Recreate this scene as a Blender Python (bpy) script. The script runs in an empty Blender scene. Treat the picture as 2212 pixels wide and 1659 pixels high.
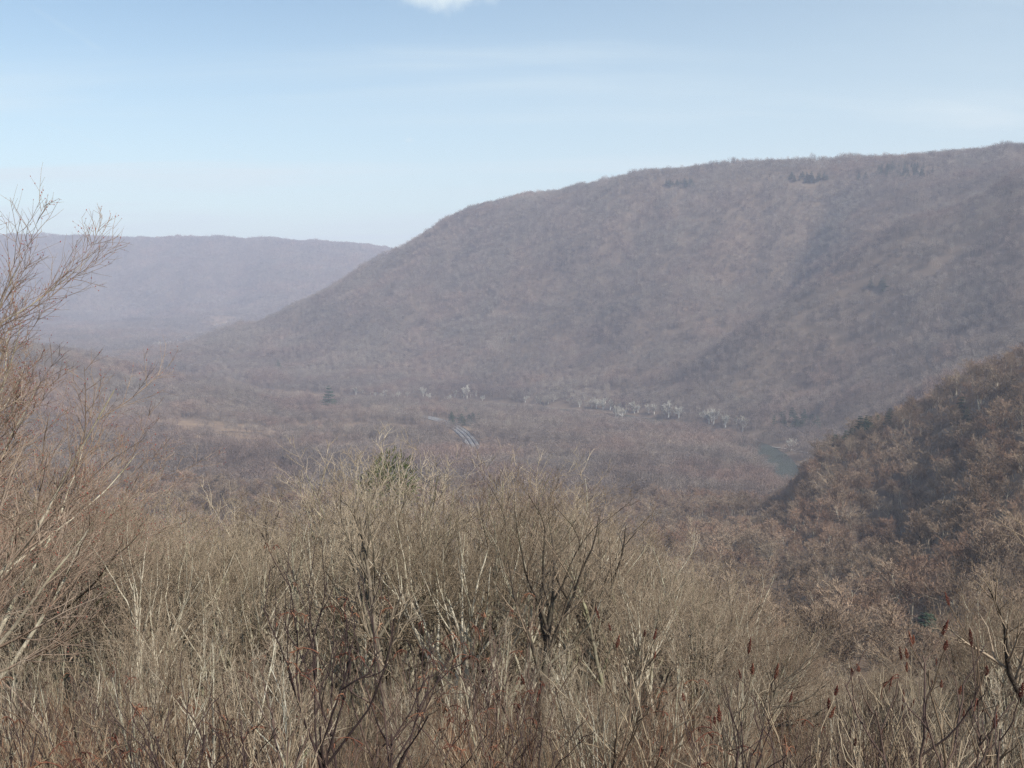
import bpy, math, random
import numpy as np
from math import radians as R

SEED = 11
rng = np.random.default_rng(SEED)
random.seed(SEED)
scene = bpy.context.scene
COL = scene.collection

# ------------------------------------------------------------------ camera
EYE = 200.0                      # eye height above the river, metres
PITCH = R(5.06)
FPX = 2372.0                     # focal length in pixels of a 2212 px wide frame
cam_data = bpy.data.cameras.new("camera")
cam_data.sensor_width = 36.0
cam_data.lens = 36.0 * FPX / 2212.0
cam_data.clip_start = 0.1
cam_data.clip_end = 40000.0
cam = bpy.data.objects.new("camera", cam_data)
COL.objects.link(cam)
cam.location = (0, 0, EYE)
cam.rotation_euler = (math.pi / 2 - PITCH, 0, 0)
scene.camera = cam

# ------------------------------------------------------------------ world, sun, exposure
SUN_EL, SUN_AZ = R(44), R(132)   # azimuth clockwise from the view direction (+y)
SUN_DIR = (math.sin(SUN_AZ) * math.cos(SUN_EL), math.cos(SUN_AZ) * math.cos(SUN_EL), math.sin(SUN_EL))
world = bpy.data.worlds.new("World")
scene.world = world
world.use_nodes = True
wn, wl = world.node_tree.nodes, world.node_tree.links
wn.clear()


def wnode(t, **kw):
    n = wn.new(t)
    for k, v in kw.items():
        setattr(n, k, v)
    return n


def wmath(op, a, b=None, clamp=False):
    n = wnode("ShaderNodeMath", operation=op, use_clamp=clamp)
    for i, v in enumerate((a, b)):
        if v is None:
            continue
        if isinstance(v, (int, float)):
            n.inputs[i].default_value = v
        else:
            wl.new(v, n.inputs[i])
    return n.outputs[0]


def wramp(v, lo, hi):
    n = wnode("ShaderNodeMapRange", interpolation_type="SMOOTHSTEP")
    wl.new(v, n.inputs[0])
    n.inputs[1].default_value = lo
    n.inputs[2].default_value = hi
    return n.outputs[0]


def wdot(v, d):
    n = wnode("ShaderNodeVectorMath", operation="DOT_PRODUCT")
    wl.new(v, n.inputs[0])
    n.inputs[1].default_value = d
    return n.outputs["Value"]


def view_dir(px, py):
    u, v = (px - 1106.0) / FPX, (py - 829.5) / FPX
    d = np.array([u, math.cos(PITCH) - v * math.sin(PITCH), -math.sin(PITCH) - v * math.cos(PITCH)])
    return d / np.linalg.norm(d)


sky = wnode("ShaderNodeTexSky", sky_type="NISHITA")
sky.sun_disc = False
sky.sun_elevation = SUN_EL
sky.sun_rotation = SUN_AZ
sky.altitude = 400
sky.air_density = 1.0
sky.dust_density = 0.6
sky.ozone_density = 1.6
tc = wnode("ShaderNodeTexCoord")
D = tc.outputs["Generated"]
# high thin cirrus: noise on a flat layer overhead, stretched along the wind
sep = wnode("ShaderNodeSeparateXYZ")
wl.new(D, sep.inputs[0])
zz = wmath("MAXIMUM", sep.outputs[2], 0.03)
zz = wmath("ADD", zz, 0.10)
comb = wnode("ShaderNodeCombineXYZ")
wl.new(wmath("DIVIDE", sep.outputs[0], zz), comb.inputs[0])
wl.new(wmath("DIVIDE", sep.outputs[1], zz), comb.inputs[1])
mp = wnode("ShaderNodeMapping")
wl.new(comb.outputs[0], mp.inputs[0])
mp.inputs["Rotation"].default_value = (0, 0, R(-38))
mp.inputs["Scale"].default_value = (0.42, 1.5, 1)
mp.inputs["Location"].default_value = (3.1, 0.4, 0)
n1 = wnode("ShaderNodeTexNoise")
wl.new(mp.outputs[0], n1.inputs["Vector"])
n1.inputs["Scale"].default_value = 1.0
n1.inputs["Detail"].default_value = 9
n1.inputs["Roughness"].default_value = 0.52
n1.inputs["Distortion"].default_value = 0.5
n2 = wnode("ShaderNodeTexNoise")
wl.new(comb.outputs[0], n2.inputs["Vector"])
n2.inputs["Scale"].default_value = 0.55
n2.inputs["Detail"].default_value = 3
cir = wmath("MULTIPLY", wramp(n1.outputs[0], 0.40, 0.78), wramp(n2.outputs[0], 0.25, 0.7))
# a general veil of thin cloud, thicker towards the sun's side
veil = wramp(wdot(D, (0.83, 0.50, -0.25)), 0.05, 1.0)
cloud = wmath("ADD", wmath("MULTIPLY", cir, 0.6), wmath("ADD", wmath("MULTIPLY", veil, 0.34), wmath("MULTIPLY", wramp(sep.outputs[2], 0.30, 0.0), 0.45)))
# contrails: great-circle lines
for (a, b, wdt, amt) in (((60, 10), (225, 112), 0.0035, 0.16), ((70, 252), (275, 338), 0.0030, 0.20), ((470, 305), (560, 350), 0.003, 0.10)):
    da, db = view_dir(*a), view_dir(*b)
    nrm = np.cross(da, db); nrm /= np.linalg.norm(nrm)
    mid = (da + db) / np.linalg.norm(da + db)
    al = (db - da) / np.linalg.norm(db - da)
    half = float(np.dot(db, al))
    across = wmath("ABSOLUTE", wdot(D, tuple(nrm)))
    along = wmath("ABSOLUTE", wdot(D, tuple(al)))
    m = wmath("MULTIPLY", wramp(across, wdt, 0.0), wramp(along, half * 1.15, half * 0.5))
    m = wmath("MULTIPLY", m, wramp(wdot(D, tuple(mid)), 0.0, 0.1))
    m = wmath("MULTIPLY", m, wramp(n1.outputs[0], 0.2, 0.6))
    cloud = wmath("ADD", cloud, wmath("MULTIPLY", m, amt))
# one small fair-weather cloud high in the frame and a far tiny puff
n3 = wnode("ShaderNodeTexNoise")
wl.new(D, n3.inputs["Vector"])
n3.inputs["Scale"].default_value = 26
n3.inputs["Detail"].default_value = 7
n3.inputs["Roughness"].default_value = 0.55
for (c, rx, ry, amt) in (((955, -20), 0.044, 0.0150, 0.8), ((883, 302), 0.006, 0.004, 0.25)):
    dc = view_dir(*c)
    ex = np.cross(dc, (0, 0, 1.0)); ex /= np.linalg.norm(ex)
    ey = np.cross(ex, dc)
    qx = wmath("DIVIDE", wdot(D, tuple(ex)), rx)
    qy = wmath("DIVIDE", wdot(D, tuple(ey)), ry)
    q = wmath("SQRT", wmath("ADD", wmath("MULTIPLY", qx, qx), wmath("MULTIPLY", qy, qy)))
    q = wmath("ADD", q, wmath("MULTIPLY", wmath("SUBTRACT", n3.outputs[0], 0.5), 2.6))
    m = wmath("MULTIPLY", wramp(q, 1.15, 0.15), wramp(wdot(D, tuple(dc)), 0.5, 0.6))
    cloud = wmath("ADD", cloud, wmath("MULTIPLY", m, amt))
cloud = wmath("MINIMUM", cloud, 0.95)
mix = wnode("ShaderNodeMix", data_type="RGBA")
wl.new(cloud, mix.inputs[0])
tint = wnode("ShaderNodeMix", data_type="RGBA", blend_type="MULTIPLY")
tint.inputs[0].default_value = 1.0
wl.new(sky.outputs[0], tint.inputs[6])
tint.inputs[7].default_value = (0.97, 1.02, 0.955, 1)
wl.new(tint.outputs[2], mix.inputs[6])
mix.inputs[7].default_value = (5.3, 6.05, 6.35, 1)
bg = wnode("ShaderNodeBackground")
wl.new(mix.outputs[2], bg.inputs[0])
bg.inputs[1].default_value = 0.122
wo = wnode("ShaderNodeOutputWorld")
wl.new(bg.outputs[0], wo.inputs[0])

sun_l = bpy.data.lights.new("sun", "SUN")
sun_l.energy = 4.6
sun_l.angle = R(0.5)
sun_l.color = (1.0, 0.955, 0.89)
sun = bpy.data.objects.new("sun", sun_l)
COL.objects.link(sun)
from mathutils import Vector
sun.rotation_euler = Vector(SUN_DIR).to_track_quat("Z", "Y").to_euler()
sun.location = (60, -40, 300)

scene.view_settings.view_transform = "Standard"
scene.view_settings.look = "None"
scene.view_settings.exposure = 0.32
scene.view_settings.gamma = 1.0
scene.view_settings.use_curve_mapping = False
scene.render.engine = "CYCLES"
cy = scene.cycles
cy.max_bounces = 6
cy.diffuse_bounces = 3
cy.glossy_bounces = 2
cy.transmission_bounces = 2
cy.transparent_max_bounces = 4
cy.volume_bounces = 1
cy.use_denoising = True
cy.denoising_prefilter = "NONE"
cy.caustics_reflective = False
cy.caustics_refractive = False


# ------------------------------------------------------------------ small helpers
def tag(o, label=None, cat=None, group=None, kind=None):
    for k, v in (("label", label), ("category", cat), ("group", group), ("kind", kind)):
        if v:
            o[k] = v
    return o


def link(o, parent=None):
    COL.objects.link(o)
    if parent is not None:
        o.parent = parent
    return o


def obj(name, me, parent=None, kind=None):
    o = bpy.data.objects.new(name, me)
    if kind:
        o["kind"] = kind
    return link(o, parent)


def empty(name, loc, rz=0.0, s=1.0):
    o = bpy.data.objects.new(name, None)
    o.location = loc
    o.rotation_euler = (0, 0, rz)
    o.scale = (s, s, s) if not hasattr(s, "__len__") else s
    o.empty_display_size = 0.3
    return link(o)


def make_mesh(name, V, quads=None, tris=None, mat=None, tint=None, smooth=False):
    V = np.asarray(V, dtype=np.float32).reshape(-1, 3)
    q = np.zeros((0, 4), np.int32) if quads is None else np.asarray(quads, np.int32).reshape(-1, 4)
    t = np.zeros((0, 3), np.int32) if tris is None else np.asarray(tris, np.int32).reshape(-1, 3)
    me = bpy.data.meshes.new(name)
    me.vertices.add(len(V))
    me.vertices.foreach_set("co", V.ravel())
    loops = np.concatenate([q.ravel(), t.ravel()])
    me.loops.add(len(loops))
    me.loops.foreach_set("vertex_index", loops)
    starts = np.concatenate([np.arange(len(q)) * 4, len(q) * 4 + np.arange(len(t)) * 3]).astype(np.int32)
    me.polygons.add(len(starts))
    me.polygons.foreach_set("loop_start", starts)
    if smooth:
        me.polygons.foreach_set("use_smooth", np.ones(len(starts), dtype=bool))
    me.update(calc_edges=True)
    if tint is not None:
        a = me.attributes.new("tint", "FLOAT", "POINT")
        a.data.foreach_set("value", np.asarray(tint, np.float32))
    if mat is not None:
        me.materials.append(mat)
    return me


def hash2(ix, iy, seed):
    h = (ix.astype(np.int64) * 374761393 + iy.astype(np.int64) * 668265263 + seed * 974634217) & 0xFFFFFFFF
    h = ((h ^ (h >> 13)) * 1274126177) & 0xFFFFFFFF
    h = h ^ (h >> 16)
    return (h & 0xFFFFFF) / float(0xFFFFFF)


def vnoise(x, y, seed=0):
    ix, iy = np.floor(x), np.floor(y)
    fx, fy = x - ix, y - iy
    fx, fy = fx * fx * (3 - 2 * fx), fy * fy * (3 - 2 * fy)
    a, b = hash2(ix, iy, seed), hash2(ix + 1, iy, seed)
    c, d = hash2(ix, iy + 1, seed), hash2(ix + 1, iy + 1, seed)
    return (a * (1 - fx) + b * fx) * (1 - fy) + (c * (1 - fx) + d * fx) * fy


def fbm(x, y, seed=0, octv=4):
    s, a = 0, 0.5
    for k in range(octv):
        s = s + a * (vnoise(x, y, seed + k * 17) - 0.5)
        x, y, a = x * 2.03 + 5.1, y * 2.03 - 3.7, a * 0.5
    return s * 2


def sstep(x, a, b):
    t = np.clip((x - a) / (b - a), 0, 1)
    return t * t * (3 - 2 * t)


def at(px, py, dist):
    """The world point seen at pixel (px, py) of a 2212-wide view, DIST metres ahead."""
    d = view_dir(px, py)
    k = dist / d[1]
    return np.array([d[0] * k, dist, EYE + d[2] * k])


# ------------------------------------------------------------------ materials
def material(name):
    m = bpy.data.materials.new(name)
    m.use_nodes = True
    nt = m.node_tree
    b = nt.nodes["Principled BSDF"]
    b.inputs["Roughness"].default_value = 0.9
    b.inputs["Specular IOR Level"].default_value = 0.15
    return m, nt, b


def nd(nt, t, **kw):
    n = nt.nodes.new(t)
    for k, v in kw.items():
        setattr(n, k, v)
    return n


def ramp(nt, fac, stops):
    r = nd(nt, "ShaderNodeValToRGB")
    el = r.color_ramp.elements
    while len(el) < len(stops):
        el.new(0.5)
    for e, (p, c) in zip(el, stops):
        e.position = p
        e.color = (*c, 1)
    nt.links.new(fac, r.inputs[0])
    return r.outputs[0]


def noise(nt, vec, scale, detail=4, rough=0.55):
    n = nd(nt, "ShaderNodeTexNoise")
    n.inputs["Scale"].default_value = scale
    n.inputs["Detail"].default_value = detail
    n.inputs["Roughness"].default_value = rough
    if vec is not None:
        nt.links.new(vec, n.inputs["Vector"])
    return n.outputs[0]


def mixc(nt, fac, a, b, mode="MIX"):
    m = nd(nt, "ShaderNodeMix", data_type="RGBA", blend_type=mode)
    for i, v in ((0, fac), (6, a), (7, b)):
        if isinstance(v, (int, float)):
            m.inputs[i].default_value = v
        elif isinstance(v, tuple):
            m.inputs[i].default_value = (*v, 1)
        else:
            nt.links.new(v, m.inputs[i])
    return m.outputs[2]


def bark_material(name, stops, moss=None, moss_amt=0.5, scale=2.5, per_object=0.5):
    m, nt, b = material(name)
    tcn = nd(nt, "ShaderNodeTexCoord")
    oi = nd(nt, "ShaderNodeObjectInfo")
    n = noise(nt, tcn.outputs["Object"], scale, 6, 0.65)
    mr = nd(nt, "ShaderNodeMath", operation="MULTIPLY_ADD")
    nt.links.new(oi.outputs["Random"], mr.inputs[0])
    mr.inputs[1].default_value = per_object
    ad = nd(nt, "ShaderNodeMath", operation="ADD")
    mr.inputs[2].default_value = -per_object / 2
    nt.links.new(n, ad.inputs[0])
    nt.links.new(mr.outputs[0], ad.inputs[1])
    c = ramp(nt, ad.outputs[0], stops)
    if moss:
        n2_ = noise(nt, tcn.outputs["Object"], 0.9, 4, 0.6)
        mk = nd(nt, "ShaderNodeMapRange")
        nt.links.new(n2_, mk.inputs[0])
        mk.inputs[1].default_value = 0.48
        mk.inputs[2].default_value = 0.72
        mk.inputs[4].default_value = moss_amt
        c = mixc(nt, mk.outputs[0], c, moss)
    nt.links.new(c, b.inputs["Base Color"])
    return m


def stand_material(name, dark, mid, light, wide=160.0, tinted=True):
    """Bare-wood colour: per-tree random, plus stands of differing species over the land."""
    m, nt, b = material(name)
    geo = nd(nt, "ShaderNodeNewGeometry")
    oi = nd(nt, "ShaderNodeObjectInfo")
    n = noise(nt, geo.outputs["Position"], 1.0 / wide, 4, 0.6)
    f = nd(nt, "ShaderNodeMath", operation="MULTIPLY_ADD")
    nt.links.new(n, f.inputs[0])
    f.inputs[1].default_value = 0.9
    f.inputs[2].default_value = -0.2
    src = oi.outputs["Random"]
    if tinted:
        at_ = nd(nt, "ShaderNodeAttribute", attribute_name="tint")
        src = at_.outputs["Fac"]
    g = nd(nt, "ShaderNodeMath", operation="MULTIPLY_ADD")
    nt.links.new(src, g.inputs[0])
    g.inputs[1].default_value = 0.55
    nt.links.new(f.outputs[0], g.inputs[2])
    c = ramp(nt, g.outputs[0], [(0.12, dark), (0.5, mid), (0.95, light)])
    hue = ramp(nt, noise(nt, geo.outputs["Position"], 1.7 / wide, 3, 0.6), [(0.36, (1.13, 0.98, 0.94)), (0.5, (1, 1, 1)), (0.64, (0.90, 0.94, 0.94))])
    c = mixc(nt, 1.0, c, hue, "MULTIPLY")
    nt.links.new(c, b.inputs["Base Color"])
    return m


M_BARK = bark_material("grey_bark", [(0.25, (0.15, 0.12, 0.085)), (0.5, (0.38, 0.33, 0.24)), (0.75, (0.60, 0.54, 0.42))], (0.22, 0.23, 0.10), 0.5)
M_TWIG = bark_material("tan_twigs", [(0.2, (0.13, 0.095, 0.06)), (0.5, (0.335, 0.265, 0.185)), (0.8, (0.48, 0.40, 0.30))], None, 0, 0.7, 0.4)
M_DARKBARK = bark_material("dark_bark", [(0.25, (0.035, 0.028, 0.022)), (0.5, (0.085, 0.066, 0.05)), (0.75, (0.20, 0.165, 0.12))], (0.15, 0.16, 0.08), 0.3)
M_DARKTWIG = bark_material("brown_twigs", [(0.2, (0.12, 0.085, 0.06)), (0.5, (0.24, 0.18, 0.125)), (0.8, (0.38, 0.30, 0.215))], None, 0, 0.7, 0.4)
M_PALEBARK = bark_material("pale_mossy_bark", [(0.25, (0.20, 0.175, 0.12)), (0.5, (0.38, 0.345, 0.255)), (0.75, (0.55, 0.51, 0.41))], (0.30, 0.30, 0.13), 0.7)
M_MAPLETWIG = bark_material("maple_twigs", [(0.2, (0.12, 0.085, 0.06)), (0.5, (0.25, 0.175, 0.125)), (0.8, (0.43, 0.34, 0.26))], None, 0, 0.8, 0.2)
M_BUD = bark_material("red_buds", [(0.2, (0.16, 0.03, 0.025)), (0.5, (0.30, 0.065, 0.05)), (0.8, (0.40, 0.12, 0.08))], None, 0, 3, 0.3)
M_SUMACSTEM = bark_material("sumac_stems", [(0.2, (0.08, 0.05, 0.035)), (0.5, (0.20, 0.145, 0.095)), (0.8, (0.40, 0.32, 0.22))], None, 0, 1.3, 0.75)
M_SUMACDARK = bark_material("dark_shrub_stems", [(0.2, (0.035, 0.024, 0.022)), (0.5, (0.075, 0.05, 0.045)), (0.8, (0.17, 0.115, 0.085))], None, 0, 1.3, 0.4)
M_FRUIT = bark_material("sumac_fruit", [(0.2, (0.045, 0.016, 0.012)), (0.5, (0.11, 0.034, 0.024)), (0.8, (0.20, 0.08, 0.05))], None, 0, 22, 0.5)
M_DRYLEAF = bark_material("dry_leaf_stalks", [(0.2, (0.07, 0.028, 0.020)), (0.5, (0.14, 0.055, 0.036)), (0.8, (0.26, 0.13, 0.075))], None, 0, 6, 0.5)
M_BRUSH = bark_material("dry_brush", [(0.2, (0.14, 0.095, 0.055)), (0.5, (0.32, 0.24, 0.145)), (0.8, (0.56, 0.46, 0.31))], None, 0, 1.6, 0.7)
M_BRUSHRED = bark_material("red_brown_brush", [(0.2, (0.10, 0.05, 0.03)), (0.5, (0.23, 0.125, 0.075)), (0.8, (0.38, 0.24, 0.15))], None, 0, 1.6, 0.6)
M_BRUSHDARK = bark_material("dark_brush", [(0.2, (0.06, 0.045, 0.032)), (0.5, (0.13, 0.10, 0.07)), (0.8, (0.26, 0.21, 0.15))], None, 0, 1.6, 0.6)
M_WOOD_MID = stand_material("woodland_wood", (0.09, 0.065, 0.045), (0.22, 0.165, 0.115), (0.36, 0.29, 0.205), 120)
M_WOOD_FAR = stand_material("far_woodland_wood", (0.055, 0.041, 0.035), (0.20, 0.155, 0.128), (0.38, 0.31, 0.245), 230)
M_SYC = bark_material("white_sycamore_bark", [(0.2, (0.55, 0.52, 0.46)), (0.5, (0.76, 0.73, 0.66)), (0.8, (0.85, 0.83, 0.78))], None, 0, 0.4, 0.2)
M_SYCTWIG = bark_material("pale_sycamore_twigs", [(0.2, (0.34, 0.305, 0.24)), (0.5, (0.46, 0.42, 0.345)), (0.8, (0.56, 0.52, 0.44))], None, 0, 0.4, 0.3)
M_NEEDLE = bark_material("conifer_needles", [(0.2, (0.022, 0.040, 0.026)), (0.5, (0.045, 0.075, 0.045)), (0.8, (0.08, 0.115, 0.06))], None, 0, 0.5, 0.4)
M_PINE = bark_material("pine_needles", [(0.2, (0.045, 0.055, 0.024)), (0.5, (0.085, 0.10, 0.042)), (0.8, (0.13, 0.14, 0.06))], None, 0, 0.6, 0.3)
M_WILLOW = bark_material("yellow_willow_twigs", [(0.2, (0.26, 0.21, 0.11)), (0.5, (0.42, 0.36, 0.21)), (0.8, (0.55, 0.48, 0.30))], None, 0, 0.4, 0.3)


def ground_material():
    m, nt, b = material("leaf_litter_ground")
    geo = nd(nt, "ShaderNodeNewGeometry")
    pos = geo.outputs["Position"]
    n_a = noise(nt, pos, 0.9, 6, 0.7)
    n_b = noise(nt, pos, 0.012, 5, 0.6)
    c = ramp(nt, n_a, [(0.3, (0.075, 0.05, 0.032)), (0.5, (0.15, 0.105, 0.07)), (0.7, (0.25, 0.185, 0.125))])
    c2 = ramp(nt, n_b, [(0.35, (0.085, 0.062, 0.048)), (0.6, (0.15, 0.115, 0.085))])
    c = mixc(nt, 0.45, c, c2)
    me_ = nd(nt, "ShaderNodeAttribute", attribute_name="meadow")
    dry = ramp(nt, noise(nt, pos, 0.05, 6, 0.7), [(0.35, (0.17, 0.115, 0.08)), (0.55, (0.24, 0.165, 0.105)), (0.75, (0.38, 0.27, 0.155))])
    c = mixc(nt, me_.outputs["Fac"], c, dry)
    nt.links.new(c, b.inputs["Base Color"])
    bp = nd(nt, "ShaderNodeBump")
    bp.inputs["Strength"].default_value = 0.6
    bp.inputs["Distance"].default_value = 0.15
    nt.links.new(n_a, bp.inputs["Height"])
    nt.links.new(bp.outputs[0], b.inputs["Normal"])
    return m


def plain_material(name, c1, c2, scale=0.5, rough=0.9):
    m, nt, b = material(name)
    geo = nd(nt, "ShaderNodeNewGeometry")
    c = ramp(nt, noise(nt, geo.outputs["Position"], scale, 6, 0.65), [(0.3, c1), (0.7, c2)])
    nt.links.new(c, b.inputs["Base Color"])
    b.inputs["Roughness"].default_value = rough
    return m


# ------------------------------------------------------------------ terrain: land profiles along lines of sight
# each column: pixel column -> [(distance ahead, ground height)]; river level is 0
NEAR = [(0.5, 198.3), (3, 197.6), (10, 194.9), (28, 188.2), (60, 176.7), (100, 163)]
def hz(py, d, drop=14):
    return EYE - (py - 620.0) / FPX * d - drop
COLS = {
    -400: NEAR + [(200, 140), (350, 118), (500, 100), (700, 85), (900, 78), (1250, 80), (1700, 105), (2100, 70), (2600, 25), (3300, 25), (4000, 45), (4600, 60), (5000, 130), (5500, 330), (5800, 455), (6300, 440), (7500, 380)],
    0: NEAR + [(200, 134), (350, 108), (500, 84), (700, 62), (900, 50), (1250, 44), (1500, 72), (1700, 95), (1950, 75), (2400, 20), (3000, 18), (4000, 42), (4600, 55), (5000, hz(650, 5000)), (5500, hz(560, 5500)), (5800, hz(501, 5800)), (6300, 445), (7500, 380)],
    200: NEAR + [(200, 132), (350, 105), (500, 78), (700, 55), (900, 42), (1250, 33), (1500, 55), (1700, 78), (1950, 60), (2400, 15), (3000, 15), (4000, 40), (4600, 52), (5000, hz(650, 5000)), (5500, hz(560, 5500)), (5800, hz(507, 5800)), (6300, 440), (7500, 380)],
    400: NEAR + [(200, 131), (350, 100), (500, 72), (700, 48), (900, 34), (1250, 26), (1500, 34), (1700, 46), (1950, 34), (2120, 5), (2300, 24), (2550, 46), (2750, 38), (3000, 20), (3500, 28), (4000, 42), (4600, 62), (5000, hz(650, 5000)), (5500, hz(555, 5500)), (5800, hz(506, 5800)), (6300, 440), (7500, 380)],
    600: NEAR + [(200, 130), (350, 98), (500, 70), (700, 45), (900, 28), (1250, 20), (1800, 10), (2060, 2), (2200, 12), (2400, hz(765, 2400)), (2700, hz(705, 2700)), (2900, hz(676, 2900)), (3200, 60), (3600, 30), (4200, 50), (4800, hz(640, 4800)), (5400, hz(540, 5400)), (5750, hz(509, 5750)), (6300, 430), (7500, 380)],
    850: NEAR + [(200, 130), (350, 98), (500, 70), (700, 45), (900, 28), (1200, 20), (1500, 13), (1800, 8), (1960, 1), (2100, 10), (2250, hz(790, 2250)), (2500, hz(700, 2500)), (2800, hz(575, 2800)), (2950, hz(512, 2950)), (3300, 200), (3800, 70), (4300, 60), (5000, hz(620, 5000)), (5500, hz(545, 5500)), (5800, hz(529, 5800)), (6300, 410), (7500, 360)],
    975: NEAR + [(200, 130), (350, 98), (500, 70), (700, 45), (900, 28), (1200, 18), (1450, 14), (1750, 6), (1915, 1), (2050, 9), (2180, hz(790, 2180)), (2420, hz(695, 2420)), (2700, hz(572, 2700)), (2850, hz(478, 2850)), (2920, hz(446, 2920)), (3300, 330), (4000, 250), (5000, 200), (7500, 300)],
    1106: NEAR + [(200, 130), (350, 98), (500, 70), (700, 45), (900, 28), (1100, 18), (1400, 13), (1650, 6), (1860, 1), (1980, 8), (2080, hz(800, 2080)), (2300, hz(690, 2300)), (2500, hz(580, 2500)), (2700, hz(470, 2700)), (2850, hz(402, 2850)), (3200, 420), (4500, 350), (7500, 330)],
    1400: NEAR + [(200, 130), (350, 95), (500, 66), (700, 38), (900, 20), (1100, 10), (1400, 5), (1665, 0), (1760, 8), (1840, hz(828, 1840)), (2000, hz(725, 2000)), (2200, hz(605, 2200)), (2400, hz(480, 2400)), (2600, hz(368, 2600)), (3000, 455), (4500, 380), (7500, 330)],
    1600: [(0.5, 198.3), (3, 197.6), (10, 194.9), (28, 188), (60, 175.8), (100, 160), (200, 126), (300, 103), (400, 84), (600, 58), (800, 30), (1000, 9), (1200, 4), (1440, 0), (1540, 9), (1620, 26), (1760, hz(790, 1760)), (1950, hz(690, 1950)), (2150, hz(570, 2150)), (2350, hz(440, 2350)), (2520, hz(340, 2520)), (2900, 455), (4500, 380), (7500, 330)],
    1700: [(0.5, 198.3), (3, 197.6), (10, 194.8), (28, 187.8), (60, 175.2), (100, 158.5), (200, 124), (300, 101), (400, 82), (600, 60), (800, 32), (1000, 5), (1200, 0), (1360, 2), (1430, 9), (1500, 20), (1600, hz(850, 1600)), (1750, hz(735, 1750)), (1900, hz(690, 1900)), (2050, hz(615, 2050)), (2250, hz(480, 2250)), (2450, hz(329, 2450)), (2800, 450), (4500, 380), (7500, 330)],
    1750: [(0.5, 198.3), (3, 197.6), (10, 194.7), (28, 187.6), (60, 174.9), (100, 158), (200, 123), (300, 102), (420, 86), (560, 78), (700, 74), (790, 68), (860, 48), (1000, 14), (1150, 5), (1360, 3), (1430, 10), (1500, 24), (1600, hz(830, 1600)), (1750, hz(705, 1750)), (1900, hz(640, 1900)), (2070, hz(560, 2070)), (2250, hz(475, 2250)), (2420, hz(327, 2420)), (2750, 450), (4500, 380), (7500, 330)],
    1830: [(0.5, 198.3), (3, 197.5), (10, 194.6), (28, 187.5), (60, 174.6), (100, 157.5), (150, 140), (220, 119), (300, 104), (420, 92), (560, 91), (660, 96), (730, 97), (790, 86), (870, 50), (1000, 20), (1150, 10), (1300, 16), (1450, 50), (1600, hz(790, 1600)), (1750, hz(650, 1750)), (1900, hz(560, 1900)), (2100, hz(455, 2100)), (2380, hz(321, 2380)), (2700, 450), (4500, 380), (7500, 330)],
    1950: [(0.5, 198.3), (3, 197.5), (10, 194.5), (28, 187.2), (60, 174), (100, 157), (150, 139), (220, 118), (300, 105), (450, 92), (600, 104), (720, 114), (800, 104), (900, 65), (1100, 40), (1300, 50), (1500, hz(780, 1500)), (1750, hz(565, 1750)), (2000, hz(440, 2000)), (2320, hz(316, 2320)), (2700, 450), (4500, 380), (7500, 330)],
    2212: [(0.5, 198.3), (3, 197.5), (10, 194.5), (28, 187.2), (60, 173.5), (100, 157), (150, 139), (220, 122), (300, 124), (450, 136), (600, hz(745, 600)), (700, 150), (850, 115), (1100, 100), (1250, 125), (1500, hz(560, 1500)), (1720, hz(415, 1720)), (1800, hz(400, 1800)), (1950, hz(365, 1950)), (2200, hz(310, 2200)), (2600, 470), (4500, 380), (7500, 330)],
    2650: [(0.5, 198.3), (3, 197.5), (10, 194.5), (28, 187.2), (60, 173), (100, 157), (150, 142), (220, 132), (300, 145), (450, 175), (600, 195), (750, 200), (900, 180), (1100, 170), (1250, 190), (1500, 275), (1720, 350), (1950, 410), (2150, hz(300, 2150)), (2600, 480), (4500, 380), (7500, 330)],
}
NA, NR = 321, 300
A_IN = R(42)
GA = np.linspace(-A_IN, A_IN, NA)
GR = np.concatenate([np.geomspace(0.6, 60, 70)[:-1], np.geomspace(60, 7400, NR - 69)])
LGR = np.log(GR)


def raw_height():
    px_cols = np.array(sorted(COLS))
    u_cols = (px_cols - 1106.0) / FPX
    prof = [(np.log(np.array([d for d, _ in COLS[p]])), np.array([z for _, z in COLS[p]], float)) for p in px_cols]
    H = np.zeros((NA, NR))
    for i, a in enumerate(GA):
        u = np.clip(math.tan(a), u_cols[0], u_cols[-1])
        k = int(np.clip(np.searchsorted(u_cols, u) - 1, 0, len(u_cols) - 2))
        f = (u - u_cols[k]) / (u_cols[k + 1] - u_cols[k])
        ld = np.log(GR * math.cos(math.atan(u)))
        H[i] = np.interp(ld, *prof[k]) * (1 - f) + np.interp(ld, *prof[k + 1]) * f
    ker = np.array([1, 4, 6, 4, 1]) / 16.0
    def blur(M, ax):
        pad = [(0, 0), (0, 0)]; pad[ax] = (2, 2)
        P = np.pad(M, pad, mode="edge")
        return sum(w * np.take(P, np.arange(j, j + M.shape[ax]), axis=ax) for j, w in enumerate(ker))
    far = sstep(GR, 120, 400)[None, :]
    B = H.copy()
    for _ in range(7):
        B = blur(B, 0)
    B = blur(B, 1)
    H = H * (1 - far) + B * far
    return H


HG = raw_height()
XG = GR[None, :] * np.sin(GA)[:, None]
YG = GR[None, :] * np.cos(GA)[:, None]


def poly_dist(x, y, pts):
    """Distance to a polyline in plan, and the signed side (left positive)."""
    best = np.full(np.shape(x), 1e9); side = np.zeros(np.shape(x))
    for (x0, y0), (x1, y1) in zip(pts[:-1], pts[1:]):
        dx, dy = x1 - x0, y1 - y0
        L2 = dx * dx + dy * dy
        t = np.clip(((x - x0) * dx + (y - y0) * dy) / L2, 0, 1)
        ddx, ddy = x - (x0 + t * dx), y - (y0 + t * dy)
        d = np.hypot(ddx, ddy)
        s = np.sign(dx * (y - y0) - dy * (x - x0))
        side = np.where(d < best, s, side)
        best = np.minimum(best, d)
    return best, side


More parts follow.
